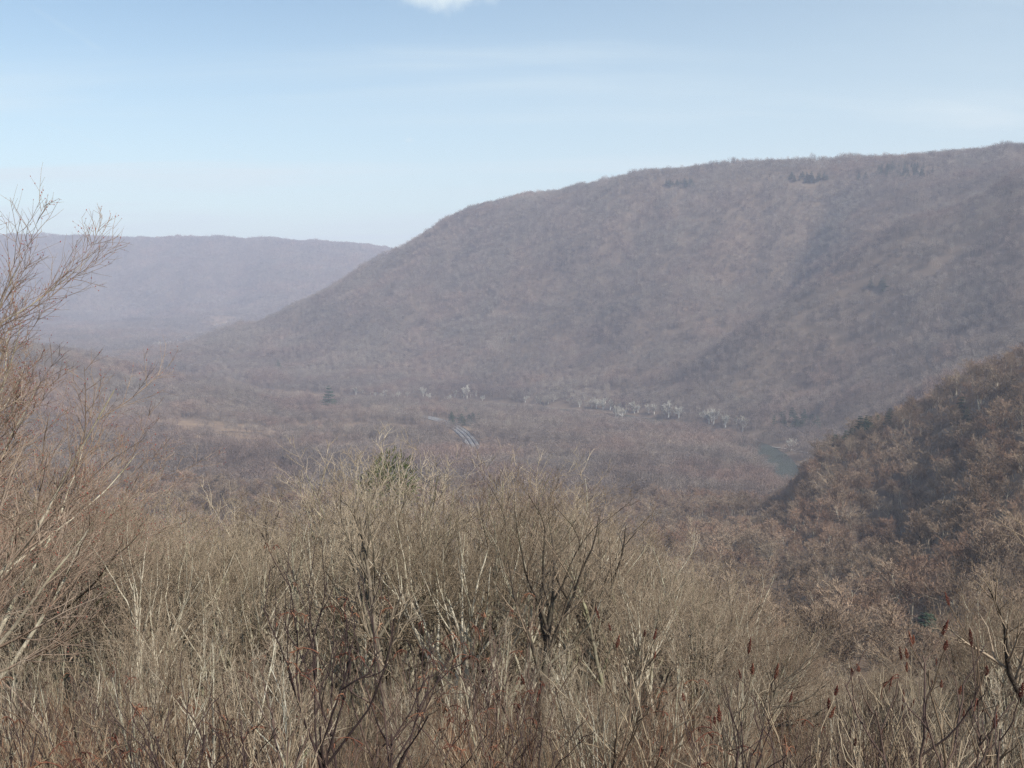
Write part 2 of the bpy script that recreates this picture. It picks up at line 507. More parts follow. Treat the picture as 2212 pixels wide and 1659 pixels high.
def smooth_path(pts, n=6):
    pts = np.array(pts, float)
    out = []
    P_ = np.vstack([2 * pts[0] - pts[1], pts, 2 * pts[-1] - pts[-2]])
    for i in range(1, len(P_) - 2):
        p0, p1, p2, p3 = P_[i - 1:i + 3]
        for t in np.linspace(0, 1, n, endpoint=False):
            out.append(0.5 * ((2 * p1) + (p2 - p0) * t + (2 * p0 - 5 * p1 + 4 * p2 - p3) * t * t + (3 * p1 - p0 - 3 * p2 + p3) * t ** 3))
    out.append(pts[-1])
    return np.array(out)


def level_point(px, py, z):
    d = view_dir(px, py)
    k = (z - EYE) / d[2]
    return np.array([d[0] * k, d[1] * k])


RIVER = smooth_path([level_point(*p, 0) for p in ((1830, 1110), (1745, 1060), (1690, 1012), (1655, 975), (1575, 942), (1450, 915), (1300, 894), (1150, 880), (1000, 869), (800, 862), (600, 851), (430, 838), (250, 826))])
TRACK = smooth_path([level_point(*p, 14) for p in ((760, 884), (860, 891), (930, 902), (975, 917), (1004, 937), (1022, 962), (1030, 990))])
BANKROAD = smooth_path([level_point(*p, 8) for p in ((1800, 990), (1722, 966), (1640, 944), (1560, 922), (1460, 905), (1330, 888), (1200, 876))])


def carve(H, pts, depth, width):
    d, _ = poly_dist(XG, YG, [at(*p)[:2] for p in pts])
    return H - depth * np.exp(-(d / width) ** 2)


# hollows and spurs of the long ridge
HG = carve(HG, [(1800, 440, 2260), (1745, 530, 2140), (1690, 600, 2060), (1610, 690, 1960)], 26, 80)
HG = carve(HG, [(1640, 480, 2330), (1615, 560, 2220), (1570, 640, 2110)], 20, 45)
HG = carve(HG, [(2240, 415, 1740), (2080, 480, 1750), (1950, 560, 1750), (1850, 635, 1750), (1740, 720, 1750), (1640, 790, 1740)], -50, 100)
HG = carve(HG, [(1380, 470, 2480), (1330, 590, 2270), (1290, 700, 2090)], 16, 60)
HG = carve(HG, [(1000, 520, 2790), (960, 620, 2610), (920, 720, 2420)], 16, 60)
HG = carve(HG, [(540, 540, 5450), (500, 610, 5100), (470, 680, 4700)], 45, 130)
HG = carve(HG, [(250, 540, 5500), (260, 620, 5100), (280, 690, 4600)], 35, 120)
HG = carve(HG, [(2100, 840, 560), (2020, 960, 480), (1960, 1060, 430)], 7, 22)
HG = carve(HG, [(1930, 930, 640), (1880, 1020, 540), (1830, 1120, 470)], 8, 24)
farw = sstep(GR, 300, 1500)[None, :]
valley = sstep(HG, 14, 60)
HG = HG + farw * valley * (fbm(XG / 260, YG / 260, 3, 4) * 30 + fbm(XG / 95, YG / 95, 9, 3) * 11)
HG = HG + sstep(GR, 40, 200)[None, :] * fbm(XG / 35, YG / 35, 21, 3) * 1.6
HG = HG + sstep(GR, 240, 420)[None, :] * (1 - sstep(GR, 800, 1000)[None, :]) * fbm(XG / 75, YG / 75, 41, 3) * 9
HG = HG + fbm(XG / 4.0, YG / 4.0, 31, 3) * 0.35 * sstep(GR, 2, 8)[None, :]
dr, _ = poly_dist(XG, YG, RIVER)
HG = np.minimum(HG, -3.0 + np.maximum(dr - 11, 0) * 0.36 + np.maximum(dr - 45, 0) ** 1.6 * 0.12)
dt, _ = poly_dist(XG, YG, TRACK)
wt = 1 - sstep(dt, 11, 30)
HG = HG * (1 - wt) + 13.4 * wt
db_, _ = poly_dist(XG, YG, BANKROAD)
wb = (1 - sstep(db_, 4, 14)) * (dr > 30)
HG = HG * (1 - wb) + np.minimum(HG, 7.5) * wb


def height(x, y):
    x, y = np.asarray(x, float), np.asarray(y, float)
    a = np.clip(np.arctan2(x, y), GA[0], GA[-1])
    r = np.clip(np.hypot(x, y), GR[0], GR[-1])
    fa = (a - GA[0]) / (GA[1] - GA[0])
    i = np.clip(fa.astype(int), 0, NA - 2); fa = fa - i
    lr = np.log(r)
    j = np.clip(np.searchsorted(LGR, lr) - 1, 0, NR - 2)
    fr = (lr - LGR[j]) / (LGR[j + 1] - LGR[j])
    return (HG[i, j] * (1 - fa) * (1 - fr) + HG[i + 1, j] * fa * (1 - fr) + HG[i, j + 1] * (1 - fa) * fr + HG[i + 1, j + 1] * fa * fr)


def gradient(x, y, e=12.0):
    return (height(x + e, y) - height(x - e, y)) / (2 * e), (height(x, y + e) - height(x, y - e)) / (2 * e)


CLEAR = [(400, 943, 24, 150, 40), (560, 925, 22, 210, 42), (760, 915, 18, 160, 45), (470, 965, 24, 160, 25), (640, 960, 20, 120, 22), (880, 925, 16, 90, 30), (1030, 960, 14, 60, 30), (430, 716, 46, 90, 130), (475, 702, 50, 80, 120), (370, 733, 42, 100, 110)]
CLEAR = [(*level_point(px, py, z), rx, ry) for px, py, z, rx, ry in CLEAR]


def meadow_mask(x, y):
    m = np.zeros(np.shape(x))
    n = fbm(x / 45, y / 45, 77, 3)
    for cx, cy_, rx, ry in CLEAR:
        q = np.hypot((x - cx) / rx, (y - cy_) / ry) + n * 0.9
        m = np.maximum(m, 1 - sstep(q, 0.55, 1.1))
    return m


def build_ground():
    # in-view fan plus a coarser ring round the back, one sheet
    n_out = 40
    A_out = np.linspace(A_IN, 2 * math.pi - A_IN, n_out + 2)[1:-1]
    A = np.concatenate([GA, A_out])
    X = GR[None, :] * np.sin(A)[:, None]
    Y = GR[None, :] * np.cos(A)[:, None]
    Z = np.zeros_like(X)
    Z[:NA] = HG
    for k, a in enumerate(A_out):
        edge = HG[-1] if a < math.pi else HG[0]
        off = a if a < math.pi else 2 * math.pi - a
        w = sstep(np.array(off), A_IN, R(120))
        Z[NA + k] = edge * (1 - w) + (198.4 + np.minimum(GR * 0.02, 20)) * w
    na = len(A)
    V = np.concatenate([np.stack([X, Y, Z], -1).reshape(-1, 3), [[0, 0, 198.3]]])
    i = np.arange(na)[:, None]; j = np.arange(NR - 1)[None, :]
    i2 = (i + 1) % na
    q = np.stack([i * NR + j, i * NR + j + 1, i2 * NR + j + 1, i2 * NR + j], -1).reshape(-1, 4)
    ii = np.arange(na)
    t = np.stack([np.full(na, na * NR), ii * NR, ((ii + 1) % na) * NR], -1)
    me = make_mesh("ground", V, q, t, ground_material(), smooth=True)
    at_ = me.attributes.new("meadow", "FLOAT", "POINT")
    at_.data.foreach_set("value", meadow_mask(V[:, 0], V[:, 1]).astype(np.float32))
    tag(obj("ground", me), kind="structure")


build_ground()


def strip(name, path, half, z, mat, kind="structure", thick=0.0, parent=None, offset=0.0, zfun=None):
    path = np.asarray(path)
    tdir = np.gradient(path, axis=0)
    tdir /= np.linalg.norm(tdir, axis=1)[:, None]
    nrm = np.stack([-tdir[:, 1], tdir[:, 0]], -1)
    c = path + nrm * offset
    zz_ = np.full(len(c), z) if zfun is None else zfun(c)
    L, Rr = c + nrm * half, c - nrm * half
    if thick:
        V = np.concatenate([np.column_stack([L + nrm * thick, zz_ - thick]), np.column_stack([L, zz_]), np.column_stack([Rr, zz_]), np.column_stack([Rr - nrm * thick, zz_ - thick])])
        rows = 4
    else:
        V = np.concatenate([np.column_stack([L, zz_]), np.column_stack([Rr, zz_])])
        rows = 2
    n = len(c); k = np.arange(n - 1)
    q = np.concatenate([np.stack([r * n + k, r * n + k + 1, (r + 1) * n + k + 1, (r + 1) * n + k], -1) for r in range(rows - 1)])[:, ::-1]
    return obj(name, make_mesh(name, V, q, None, mat), parent, kind)


# water
def water_material():
    m, nt, b = material("green_river_water")
    geo = nd(nt, "ShaderNodeNewGeometry")
    c = ramp(nt, noise(nt, geo.outputs["Position"], 0.02, 4, 0.5), [(0.3, (0.030, 0.046, 0.034)), (0.7, (0.048, 0.068, 0.050))])
    nt.links.new(c, b.inputs["Base Color"])
    b.inputs["Roughness"].default_value = 0.22
    b.inputs["Specular IOR Level"].default_value = 0.22
    bp = nd(nt, "ShaderNodeBump")
    bp.inputs["Strength"].default_value = 0.25
    bp.inputs["Distance"].default_value = 0.2
    nt.links.new(noise(nt, geo.outputs["Position"], 0.8, 4, 0.6), bp.inputs["Height"])
    nt.links.new(bp.outputs[0], b.inputs["Normal"])
    return m


strip("river_water", RIVER, 22, 0.0, water_material())
M_BALLAST = plain_material("pale_ballast", (0.30, 0.29, 0.275), (0.44, 0.42, 0.40), 0.8)
M_CINDER = plain_material("dark_cinder", (0.035, 0.032, 0.03), (0.075, 0.068, 0.062), 0.6)
M_GRAVEL = plain_material("grey_gravel", (0.30, 0.27, 0.24), (0.44, 0.41, 0.36), 0.5)
M_RAIL = plain_material("steel_rail", (0.28, 0.26, 0.25), (0.4, 0.38, 0.37), 0.3, 0.45)
M_SLEEPER = plain_material("timber_sleeper", (0.07, 0.055, 0.045), (0.13, 0.10, 0.08), 0.7)
strip("railway_bed", TRACK, 9.5, 13.6, M_CINDER, thick=0.5)
strip("riverside_road", BANKROAD, 1.7, 0, M_GRAVEL, zfun=lambda c: height(c[:, 0], c[:, 1]) + 0.45)


def box_bars(centres, tans, half_l, half_w, h, z):
    """Many small boxes joined in one mesh."""
    nrm = np.stack([-tans[:, 1], tans[:, 0]], -1)
    V, Q = [], []
    for k, (c, t, n) in enumerate(zip(centres, tans, nrm)):
        b0 = len(V)
        for zz_ in (z, z + h):
            for sx, sy in ((-1, -1), (1, -1), (1, 1), (-1, 1)):
                p = c + t * half_w * sx + n * half_l * sy
                V.append((p[0], p[1], zz_))
        Q += [(b0, b0 + 1, b0 + 5, b0 + 4), (b0 + 1, b0 + 2, b0 + 6, b0 + 5), (b0 + 2, b0 + 3, b0 + 7, b0 + 6), (b0 + 3, b0, b0 + 4, b0 + 7), (b0 + 4, b0 + 5, b0 + 6, b0 + 7)]
    return V, Q


seg = np.linalg.norm(np.diff(TRACK, axis=0), axis=1)
cum = np.concatenate([[0], np.cumsum(seg)])
ss = np.arange(0, cum[-1], 2.0)
TR_F = np.column_stack([np.interp(ss, cum, TRACK[:, 0]), np.interp(ss, cum, TRACK[:, 1])])
TR_T = np.gradient(TR_F, axis=0); TR_T /= np.linalg.norm(TR_T, axis=1)[:, None]
TR_N = np.stack([-TR_T[:, 1], TR_T[:, 0]], -1)
for off, which in ((-5.6, "railway track on the outer, riverward side of the curve"), (0.0, "middle railway track of the curve below the clearing"), (5.6, "railway track on the inner side of the curve, beside the brown trees")):
    tr = empty("railway_track", (0, 0, 0))
    tag(tr, which, "railway track", "railway tracks on the valley curve")
    strip("ballast", TR_F, 1.45, 13.95, M_BALLAST, None, 0.3, tr, off)
    V, Q = box_bars(TR_F + TR_N * off, TR_T, 1.25, 0.13, 0.10, 13.95)
    obj("sleepers", make_mesh("sleepers", V, Q, None, M_SLEEPER), tr, "stuff")
    for s in (-0.72, 0.72):
        strip("rail", TR_F, 0.05, 14.2, M_RAIL, None, 0.12, tr, off + s)


# ------------------------------------------------------------------ branch growing
def unit(v):
    return v / np.maximum(np.linalg.norm(v, axis=-1, keepdims=True), 1e-9)


def grow_level(start, dirs, length, r0, nseg, wiggle, tropism, g, tip=0.25, sag=0.0):
    B = len(start)
    P_ = np.zeros((B, nseg + 1, 3)); P_[:, 0] = start
    d = unit(dirs.copy())
    step = (length / nseg)[:, None]
    for k in range(nseg):
        d = unit(d + g.normal(0, wiggle, (B, 3)) + np.array([0, 0, tropism]) - np.array([0, 0, sag * (k / nseg)]))
        P_[:, k + 1] = P_[:, k] + d * step
    rad = r0[:, None] * np.linspace(1, tip, nseg + 1)[None, :]
    return P_, rad


def spawn(P_, rad, k, tmin, tmax, ang, lfac, rfac, g, base_len, angvar=0.25, shrink=0.55):
    """k children on each branch."""
    B, n1, _ = P_.shape
    n = n1 - 1
    t = (np.arange(k)[None, :] + g.random((B, k))) / k * (tmax - tmin) + tmin
    f = t * n
    i = np.clip(f.astype(int), 0, n - 1)
    fr = (f - i)[..., None]
    bi = np.arange(B)[:, None]
    p = P_[bi, i] * (1 - fr) + P_[bi, i + 1] * fr
    tan = unit(P_[bi, i + 1] - P_[bi, i])
    rr = rad[bi, i] * (1 - fr[..., 0]) + rad[bi, i + 1] * fr[..., 0]
    ref = np.where(np.abs(tan[..., 2:3]) > 0.9, np.array([1.0, 0, 0]), np.array([0, 0, 1.0]))
    u = unit(np.cross(tan, ref)); v = np.cross(tan, u)
    phi = (g.random((B, 1)) * 6.283 + np.arange(k)[None, :] * 2.4 + g.normal(0, 0.5, (B, k)))[..., None]
    a = np.clip(g.normal(ang, ang * angvar, (B, k)), 0.08, 2.2)[..., None]
    d = tan * np.cos(a) + (u * np.cos(phi) + v * np.sin(phi)) * np.sin(a)
    ln = base_len[:, None] * lfac * (1 - shrink * t) * g.uniform(0.7, 1.25, (B, k))
    return p.reshape(-1, 3), d.reshape(-1, 3), ln.ravel(), (rr * rfac).ravel()


def tubes(levels):
    """levels: list of (P, rad, sides) -> vertices, quads."""
    Vs, Qs, base = [], [], 0
    for P_, rad, K in levels:
        B, n1, _ = P_.shape
        if B == 0:
            continue
        tan = unit(np.gradient(P_, axis=1))
        ref = np.where(np.abs(tan[:, :1, 2:3]) > 0.85, np.array([1.0, 0.13, 0]), np.array([0, 0.13, 1.0]))
        u = unit(np.cross(tan, np.broadcast_to(ref, tan.shape))); v = np.cross(tan, u)
        if K == 2:
            offs = np.stack([u, -u], 2)
        else:
            ang = np.arange(K) * 2 * math.pi / K
            offs = u[:, :, None, :] * np.cos(ang)[None, None, :, None] + v[:, :, None, :] * np.sin(ang)[None, None, :, None]
        V = P_[:, :, None, :] + offs * rad[:, :, None, None]
        Vs.append(V.reshape(-1, 3))
        b = np.arange(B)[:, None, None] * (n1 * K); i = np.arange(n1 - 1)[None, :, None] * K
        ks = np.arange(1 if K == 2 else K)[None, None, :]; k2 = (ks + 1) % K
        Q = np.stack([b + i + ks, b + i + k2, b + i + K + k2, b + i + K + ks], -1).reshape(-1, 4)
        Qs.append(Q + base)
        base += B * n1 * K
    return np.concatenate(Vs), np.concatenate(Qs)


def bare_tree_parts(g, H=10.0, trunk_frac=0.75, r=0.10, limbs=10, l1=0.5, a1=0.55, l2=7, l3=7, l4=5, up=0.10, stems=1, lean=0.05, wig=0.10, tmin=0.3, twig_r=0.007, a2=0.6, spread=0.16):
    """Levels of one leafless tree standing at the origin."""
    start = np.zeros((stems, 3)); start[:, 2] = -0.4
    if stems > 1:
        start[:, :2] = g.normal(0, 0.12, (stems, 2))
    ph = g.random() * 6.28 + np.arange(stems) * 6.283 / stems
    ln = lean if stems == 1 else spread
    d0 = np.stack([np.cos(ph) * ln, np.sin(ph) * ln, np.ones(stems)], -1)
    L0 = np.full(stems, H * trunk_frac) * (g.uniform(0.8, 1.0, stems) if stems > 1 else 1)
    r0 = np.full(stems, r) * (g.uniform(0.6, 1.0, stems) if stems > 1 else 1)
    P0, R0 = grow_level(start, d0, L0, r0, 14, wig * 0.55, 0.03, g, 0.22)
    # whole-tree length sets the limb length, longer low down
    s = spawn(P0, R0, limbs, tmin, 0.99, a1, l1, 0.70, g, np.full(stems, H), shrink=0.55)
    P1, R1 = grow_level(*s, 9, wig, up, g, 0.2)
    s = spawn(P1, R1, l2, 0.15, 0.98, a2, 0.52, 0.66, g, s[2], shrink=0.5)
    P2, R2 = grow_level(*s, 5, wig * 1.1, up * 0.9, g, 0.3)
    s = spawn(P2, R2, l3, 0.15, 1.0, 0.62, 0.55, 0.62, g, s[2], shrink=0.45)
    P3, R3 = grow_level(s[0], s[1], s[2], np.maximum(s[3], twig_r), 3, wig * 1.2, up * 0.9, g, 0.45)
    lv = [(P0, R0, 7), (P1, R1, 5), (P2, R2, 4), (P3, R3, 3)]
    if l4:
        s = spawn(P3, R3, l4, 0.15, 1.0, 0.62, 0.62, 0.8, g, s[2], shrink=0.4)
        P4, R4 = grow_level(s[0], s[1], s[2], np.clip(s[3], twig_r * 0.55, twig_r), 2, wig * 1.2, up * 0.8, g, 0.5)
        lv.append((P4, R4, 3))
    return lv


def tree_meshes(name, lv, m_trunk, m_twig):
    V, Q = tubes(lv[:2]); t = make_mesh(name + "_trunk", V, Q, None, m_trunk, smooth=True)
    V, Q = tubes(lv[2:]); c = make_mesh(name + "_crown", V, Q, None, m_twig)
    return t, c


# near-tree prototypes (each about 25 to 45 thousand faces, shared by every copy)
NEAR_T = []
specs = [
    dict(H=10, trunk_frac=0.66, r=0.138, limbs=7, l1=0.54, a1=0.45, stems=5, up=0.12, spread=0.26, l2=6, l3=6, l4=2),
    dict(H=10, trunk_frac=0.80, r=0.150, limbs=12, l1=0.52, a1=0.62, up=0.11, l2=7, l3=5, l4=3),
    dict(H=10, trunk_frac=0.85, r=0.119, limbs=11, l1=0.36, a1=0.48, up=0.13, l2=7, l3=5, l4=3, tmin=0.35),
    dict(H=10, trunk_frac=0.52, r=0.188, limbs=7, l1=0.66, a1=0.45, up=0.09, l2=7, l3=5, l4=3, tmin=0.42, wig=0.13),
    dict(H=10, trunk_frac=0.62, r=0.119, limbs=7, l1=0.54, a1=0.50, stems=3, up=0.12, spread=0.18, l2=7, l3=6, l4=2, wig=0.12),
    dict(H=10, trunk_frac=0.75, r=0.144, limbs=10, l1=0.50, a1=0.65, up=0.09, l2=7, l3=5, l4=3, wig=0.14, lean=0.12),
    dict(H=10, trunk_frac=0.9, r=0.094, limbs=14, l1=0.28, a1=0.50, up=0.12, l2=6, l3=6, l4=2, tmin=0.2),
    dict(H=10, trunk_frac=0.48, r=0.175, limbs=8, l1=0.64, a1=0.50, up=0.07, l2=7, l3=5, l4=3, tmin=0.42, wig=0.12),
    dict(H=10, trunk_frac=0.50, r=0.200, limbs=9, l1=0.70, a1=0.62, up=0.06, l2=7, l3=5, l4=3, tmin=0.35, wig=0.14),
]
mats = [(M_BARK, M_TWIG), (M_DARKBARK, M_TWIG), (M_PALEBARK, M_TWIG), (M_DARKBARK, M_DARKTWIG), (M_BARK, M_DARKTWIG), (M_DARKBARK, M_TWIG), (M_PALEBARK, M_TWIG), (M_BARK, M_TWIG), (M_DARKBARK, M_DARKTWIG)]
for k, (sp, mm) in enumerate(zip(specs, mats)):
    NEAR_T.append(tree_meshes("bare_tree", bare_tree_parts(np.random.default_rng(100 + k), **sp), *mm))


def top_of(me):
    if "top" not in me:
        v = np.zeros(len(me.vertices) * 3, np.float32)
        me.vertices.foreach_get("co", v)
        me["top"] = float(np.percentile(v.reshape(-1, 3)[:, 2], 99.7))
    return me["top"]


def place_tree(kind, x, y, H, rz, label, group, lean=(0, 0), name="bare_tree", mats_=None, wide=1.0, lib=None):
    s = H / top_of((lib or NEAR_T)[kind][1])
    e = empty(name, (x, y, float(height(x, y)) - 0.1), rz, (s * wide, s * wide, s))
    e.rotation_euler = (lean[0], lean[1], rz)
    tag(e, label, "tree", group)
    tm, cm = (lib or NEAR_T)[kind]
    obj("trunk", tm, e)
    obj("crown", cm, e)
    return e


# ------------------------------------------------------------------ prominent near trees, each its own
def ground_hit(px, dist):
    """Plan position at pixel column px, dist metres ahead."""
    u = (px - 1106.0) / FPX
    return u * dist * 1.0, dist


def top_height(px, py_top, dist):
    x, y = ground_hit(px, dist)
    return EYE - (py_top - 620.0) / FPX * dist - float(height(x, y))


HERO_XY = []
heroes = [
    # px, py of the top, distance, prototype, label, wide
    (885, 935, 52, 0, "tall many-stemmed grey tree with a broad fan crown, highest of the near wood", 1.45),
    (1088, 975, 43, 3, "dark-barked forked tree right of the tall fan-crowned tree", 0.72),
    (1205, 980, 55, 7, "spreading bare tree with long limbs reaching towards the open slope", 1.3),
    (672, 1130, 34, 2, "slim tree with a pale mossy lower trunk beside the near brush", 0.8),
    (765, 1270, 31, 6, "short crooked pale-stemmed tree below the fan-crowned tree", 1.0),
    (560, 1045, 58, 1, "straight grey tree at the left shoulder of the fan-crowned tree", 0.9),
    (300, 1290, 24, 4, "thin upright young tree with forked stems in front of the left wood", 0.9),
    (405, 1275, 26, 6, "slender straight pole tree standing alone before the left wood", 1.1),
    (1565, 1195, 46, 5, "low twiggy pinkish-brown tree at the wood's right-hand edge", 1.2),
    (1690, 1345, 44, 4, "small dense thicket tree beyond the low twiggy edge tree", 1.2),
    (1330, 1110, 60, 5, "leaning bare tree with a ragged crown by the spreading long-limbed tree", 1.1),
    (15, 1150, 27, 1, "grey tree with a thick mossy trunk under the red-budded maple", 0.9),
    (2195, 1000, 25, 8, "dark bare tree with wide limbs cut by the right picture edge", 1.05),
]
for px, pyt, dd, kk, lab, wd in heroes:
    x, y = ground_hit(px, dd)
    HERO_XY.append((x, y))
    place_tree(kk, x, y, top_height(px, pyt, dd), rng.random() * 6.28, lab, "leafless trees of the near slope", wide=wd)

# red-budded maples at the left edge
gm = np.random.default_rng(501)
lvm = bare_tree_parts(gm, H=12.5, trunk_frac=0.74, r=0.11, limbs=24, l1=0.54, a1=0.80, up=0.085, l2=8, l3=8, l4=4, tmin=0.14, wig=0.085, twig_r=0.0065, a2=0.42)
tmm, cmm = tree_meshes("maple", lvm, M_BARK, M_MAPLETWIG)


def bud_mesh(name, lv_tip, g, mat, size=0.022, per=1, keep=0.7):
    P_, rad, _ = lv_tip
    B, n1, _ = P_.shape
    sel = g.random((B, n1)) < keep
    sel[:, 0] = False
    C = P_[sel]
    n = len(C)
    s = size * g.uniform(0.6, 1.5, (n, 1, 1))
    base = np.array([(1, 0, 0), (-0.5, 0.87, 0), (-0.5, -0.87, 0), (0, 0, 1.7), (0, 0, -1.0)]) * 0.6
    V = C[:, None, :] + base[None] * s
    f = np.array([(0, 1, 3), (1, 2, 3), (2, 0, 3), (1, 0, 4), (2, 1, 4), (0, 2, 4)])
    T = (np.arange(n)[:, None, None] * 5 + f[None]).reshape(-1, 3)
    return make_mesh(name, V.reshape(-1, 3), None, T, mat)


bud_me = bud_mesh("buds", lvm[4], gm, M_BUD, 0.016, keep=0.28)
for px, dd, pyt, rz, wd, lab in ((-255, 18.5, 350, 0.6, 1.0, "red-budded bare maple whose twigs reach highest, above the skyline"),
                                 (-75, 25.0, 640, 2.9, 1.3, "second red-budded maple, lower, spreading just behind the tallest one"),
                                 (95, 31.0, 860, 4.4, 1.55, "broad brown maple crown lowest of the red-budded three, beside the clearing")):
    x, y = ground_hit(px, dd)
    sH = top_height(px, pyt, dd) / top_of(cmm)
    e = empty("maple_tree", (x, y, float(height(x, y)) - 0.1), rz, (sH * wd, sH * wd, sH))
    tag(e, lab, "tree", "red-budded maples at the left")
    obj("trunk", tmm, e)
    obj("crown", cmm, e)
    obj("buds", bud_me, e, "stuff")
    HERO_XY.append((x, y))

# ------------------------------------------------------------------ the near wood
YT_X = np.array([-300, 0, 150, 300, 420, 520, 690, 790, 885, 960, 1020, 1140, 1260, 1350, 1430, 1500, 1600, 1700, 1800, 2000, 2100, 2200, 2500])
YT_Y = np.array([1000, 1010, 1040, 1065, 1115, 1090, 1060, 975, 945, 985, 1065, 992, 1045, 1110, 1160, 1210, 1215, 1340, 1430, 1460, 1400, 1250, 1250])


def top_limit(px):
    return np.interp(px, YT_X, YT_Y)


def poisson(n_try, r_of, area, g, taken=()):
    pts = [tuple(t) for t in taken]
    out = []
    cell = {}
    S = 4.0
    def add(p):
        cell.setdefault((int(p[0] // S), int(p[1] // S)), []).append(p)
    for p in pts:
        add(p)
    for _ in range(n_try):
        p = area(g)
        r = r_of(p)
        cx, cy_ = int(p[0] // S), int(p[1] // S)
        ok = True
        m = int(r // S) + 1
        for i in range(cx - m, cx + m + 1):
            for j in range(cy_ - m, cy_ + m + 1):
                for q in cell.get((i, j), ()):
                    if (q[0] - p[0]) ** 2 + (q[1] - p[1]) ** 2 < r * r:
                        ok = False; break
                if not ok: break
            if not ok: break
        if ok:
            add(p); out.append(p)
    return out


def frustum_sampler(d0, d1, half=0.50):
    def f(g):
        d = math.sqrt(g.uniform(d0 * d0, d1 * d1))
        return (g.uniform(-half, half) * d, d)
    return f


near_pts = poisson(6000, lambda p: 2.2 + p[1] * 0.014, frustum_sampler(27, 84), rng, HERO_XY)
near_pts.sort(key=lambda p: p[1])
N_NEAR = 215
G_NEAR = "leafless trees of the near slope"
FORM = ["many-stemmed fan-shaped bare tree", "straight bare tree with evenly spaced limbs", "slim pale-barked bare tree", "dark-barked bare tree with a forked crown", "three-stemmed bare tree", "slightly leaning bare tree with wide limbs", "narrow pale bare tree with short limbs", "bare tree with a broad open top", "dark bare tree with wide low limbs"]
HERO_AT = [(px, dd, nm) for (px, _p, dd, *_r), nm in zip(heroes, ("the tall fan-crowned tree", "the dark forked tree", "the long-limbed spreading tree", "the mossy-trunked slim tree", "the crooked pale tree", "the straight left-shoulder tree", "the forked upright young tree", "the slender pole tree", "the pinkish twiggy edge tree", "the dense thicket tree", "the ragged leaning tree", "the thick mossy trunk", "the wide-limbed right-edge tree"))]


def near_label(kk, px, y):
    b = min(HERO_AT, key=lambda h: ((h[0] - px) / 90.0) ** 2 + ((h[1] - y) / 12.0) ** 2)
    side = "behind" if y > b[1] + 4 else ("before" if y < b[1] - 4 else ("left of" if px < b[0] else "right of"))
    return "%s %s %s" % (FORM[kk], side, b[2])


L_NEAR = ["leafless grey-brown tree among the close-set trees of the near slope", "pale-stemmed leafless tree among the close-set trees of the near slope", "dark-barked leafless tree among the close-set trees of the near slope"]
stuff_near = []
cnt = 0
for (x, y) in near_pts:
    px = 1106 + x / y * FPX
    lim = top_limit(px) + rng.random() ** 1.6 * 105 - 6
    zmax = EYE - (lim - 620) / FPX * y
    H = min(rng.uniform(8.5, 14.5), zmax - float(height(x, y)))
    if H < 3.0:
        continue
    kk = int(rng.choice(len(NEAR_T), p=[0.13, 0.15, 0.14, 0.08, 0.15, 0.12, 0.10, 0.09, 0.04]))
    if px > 1560 and rng.random() < 0.75:
        kk = int(rng.choice((3, 4, 5, 8)))
    if cnt < N_NEAR:
        lab = near_label(kk, px, y)
        place_tree(kk, x, y, H, rng.random() * 6.28, lab, G_NEAR, (rng.normal(0, 0.04), rng.normal(0, 0.04)), wide=rng.uniform(0.95, 1.35))
        cnt += 1
    else:
        stuff_near.append((x, y, H, kk))


# ------------------------------------------------------------------ coarser trees for farther off
def sliver_twigs(C, dirs, L, w, g):
    """One thin two-triangle blade per twig."""
    n = len(C)
    d = unit(dirs)
    s = unit(np.cross(d, g.normal(0, 1, (n, 3))))
    bend = g.normal(0, 0.12, (n, 3)) * L[:, None]
    mid = C + d * (L * 0.5)[:, None] + bend
    V = np.stack([C + s * w[:, None], C - s * w[:, None], mid - s * (w * 0.8)[:, None], mid + s * (w * 0.8)[:, None], C + d * L[:, None]], 1)
    Q = np.arange(n)[:, None] * 5 + np.array([0, 1, 2, 3])
    T = np.arange(n)[:, None] * 5 + np.array([3, 2, 4])
    return V.reshape(-1, 3), Q, T


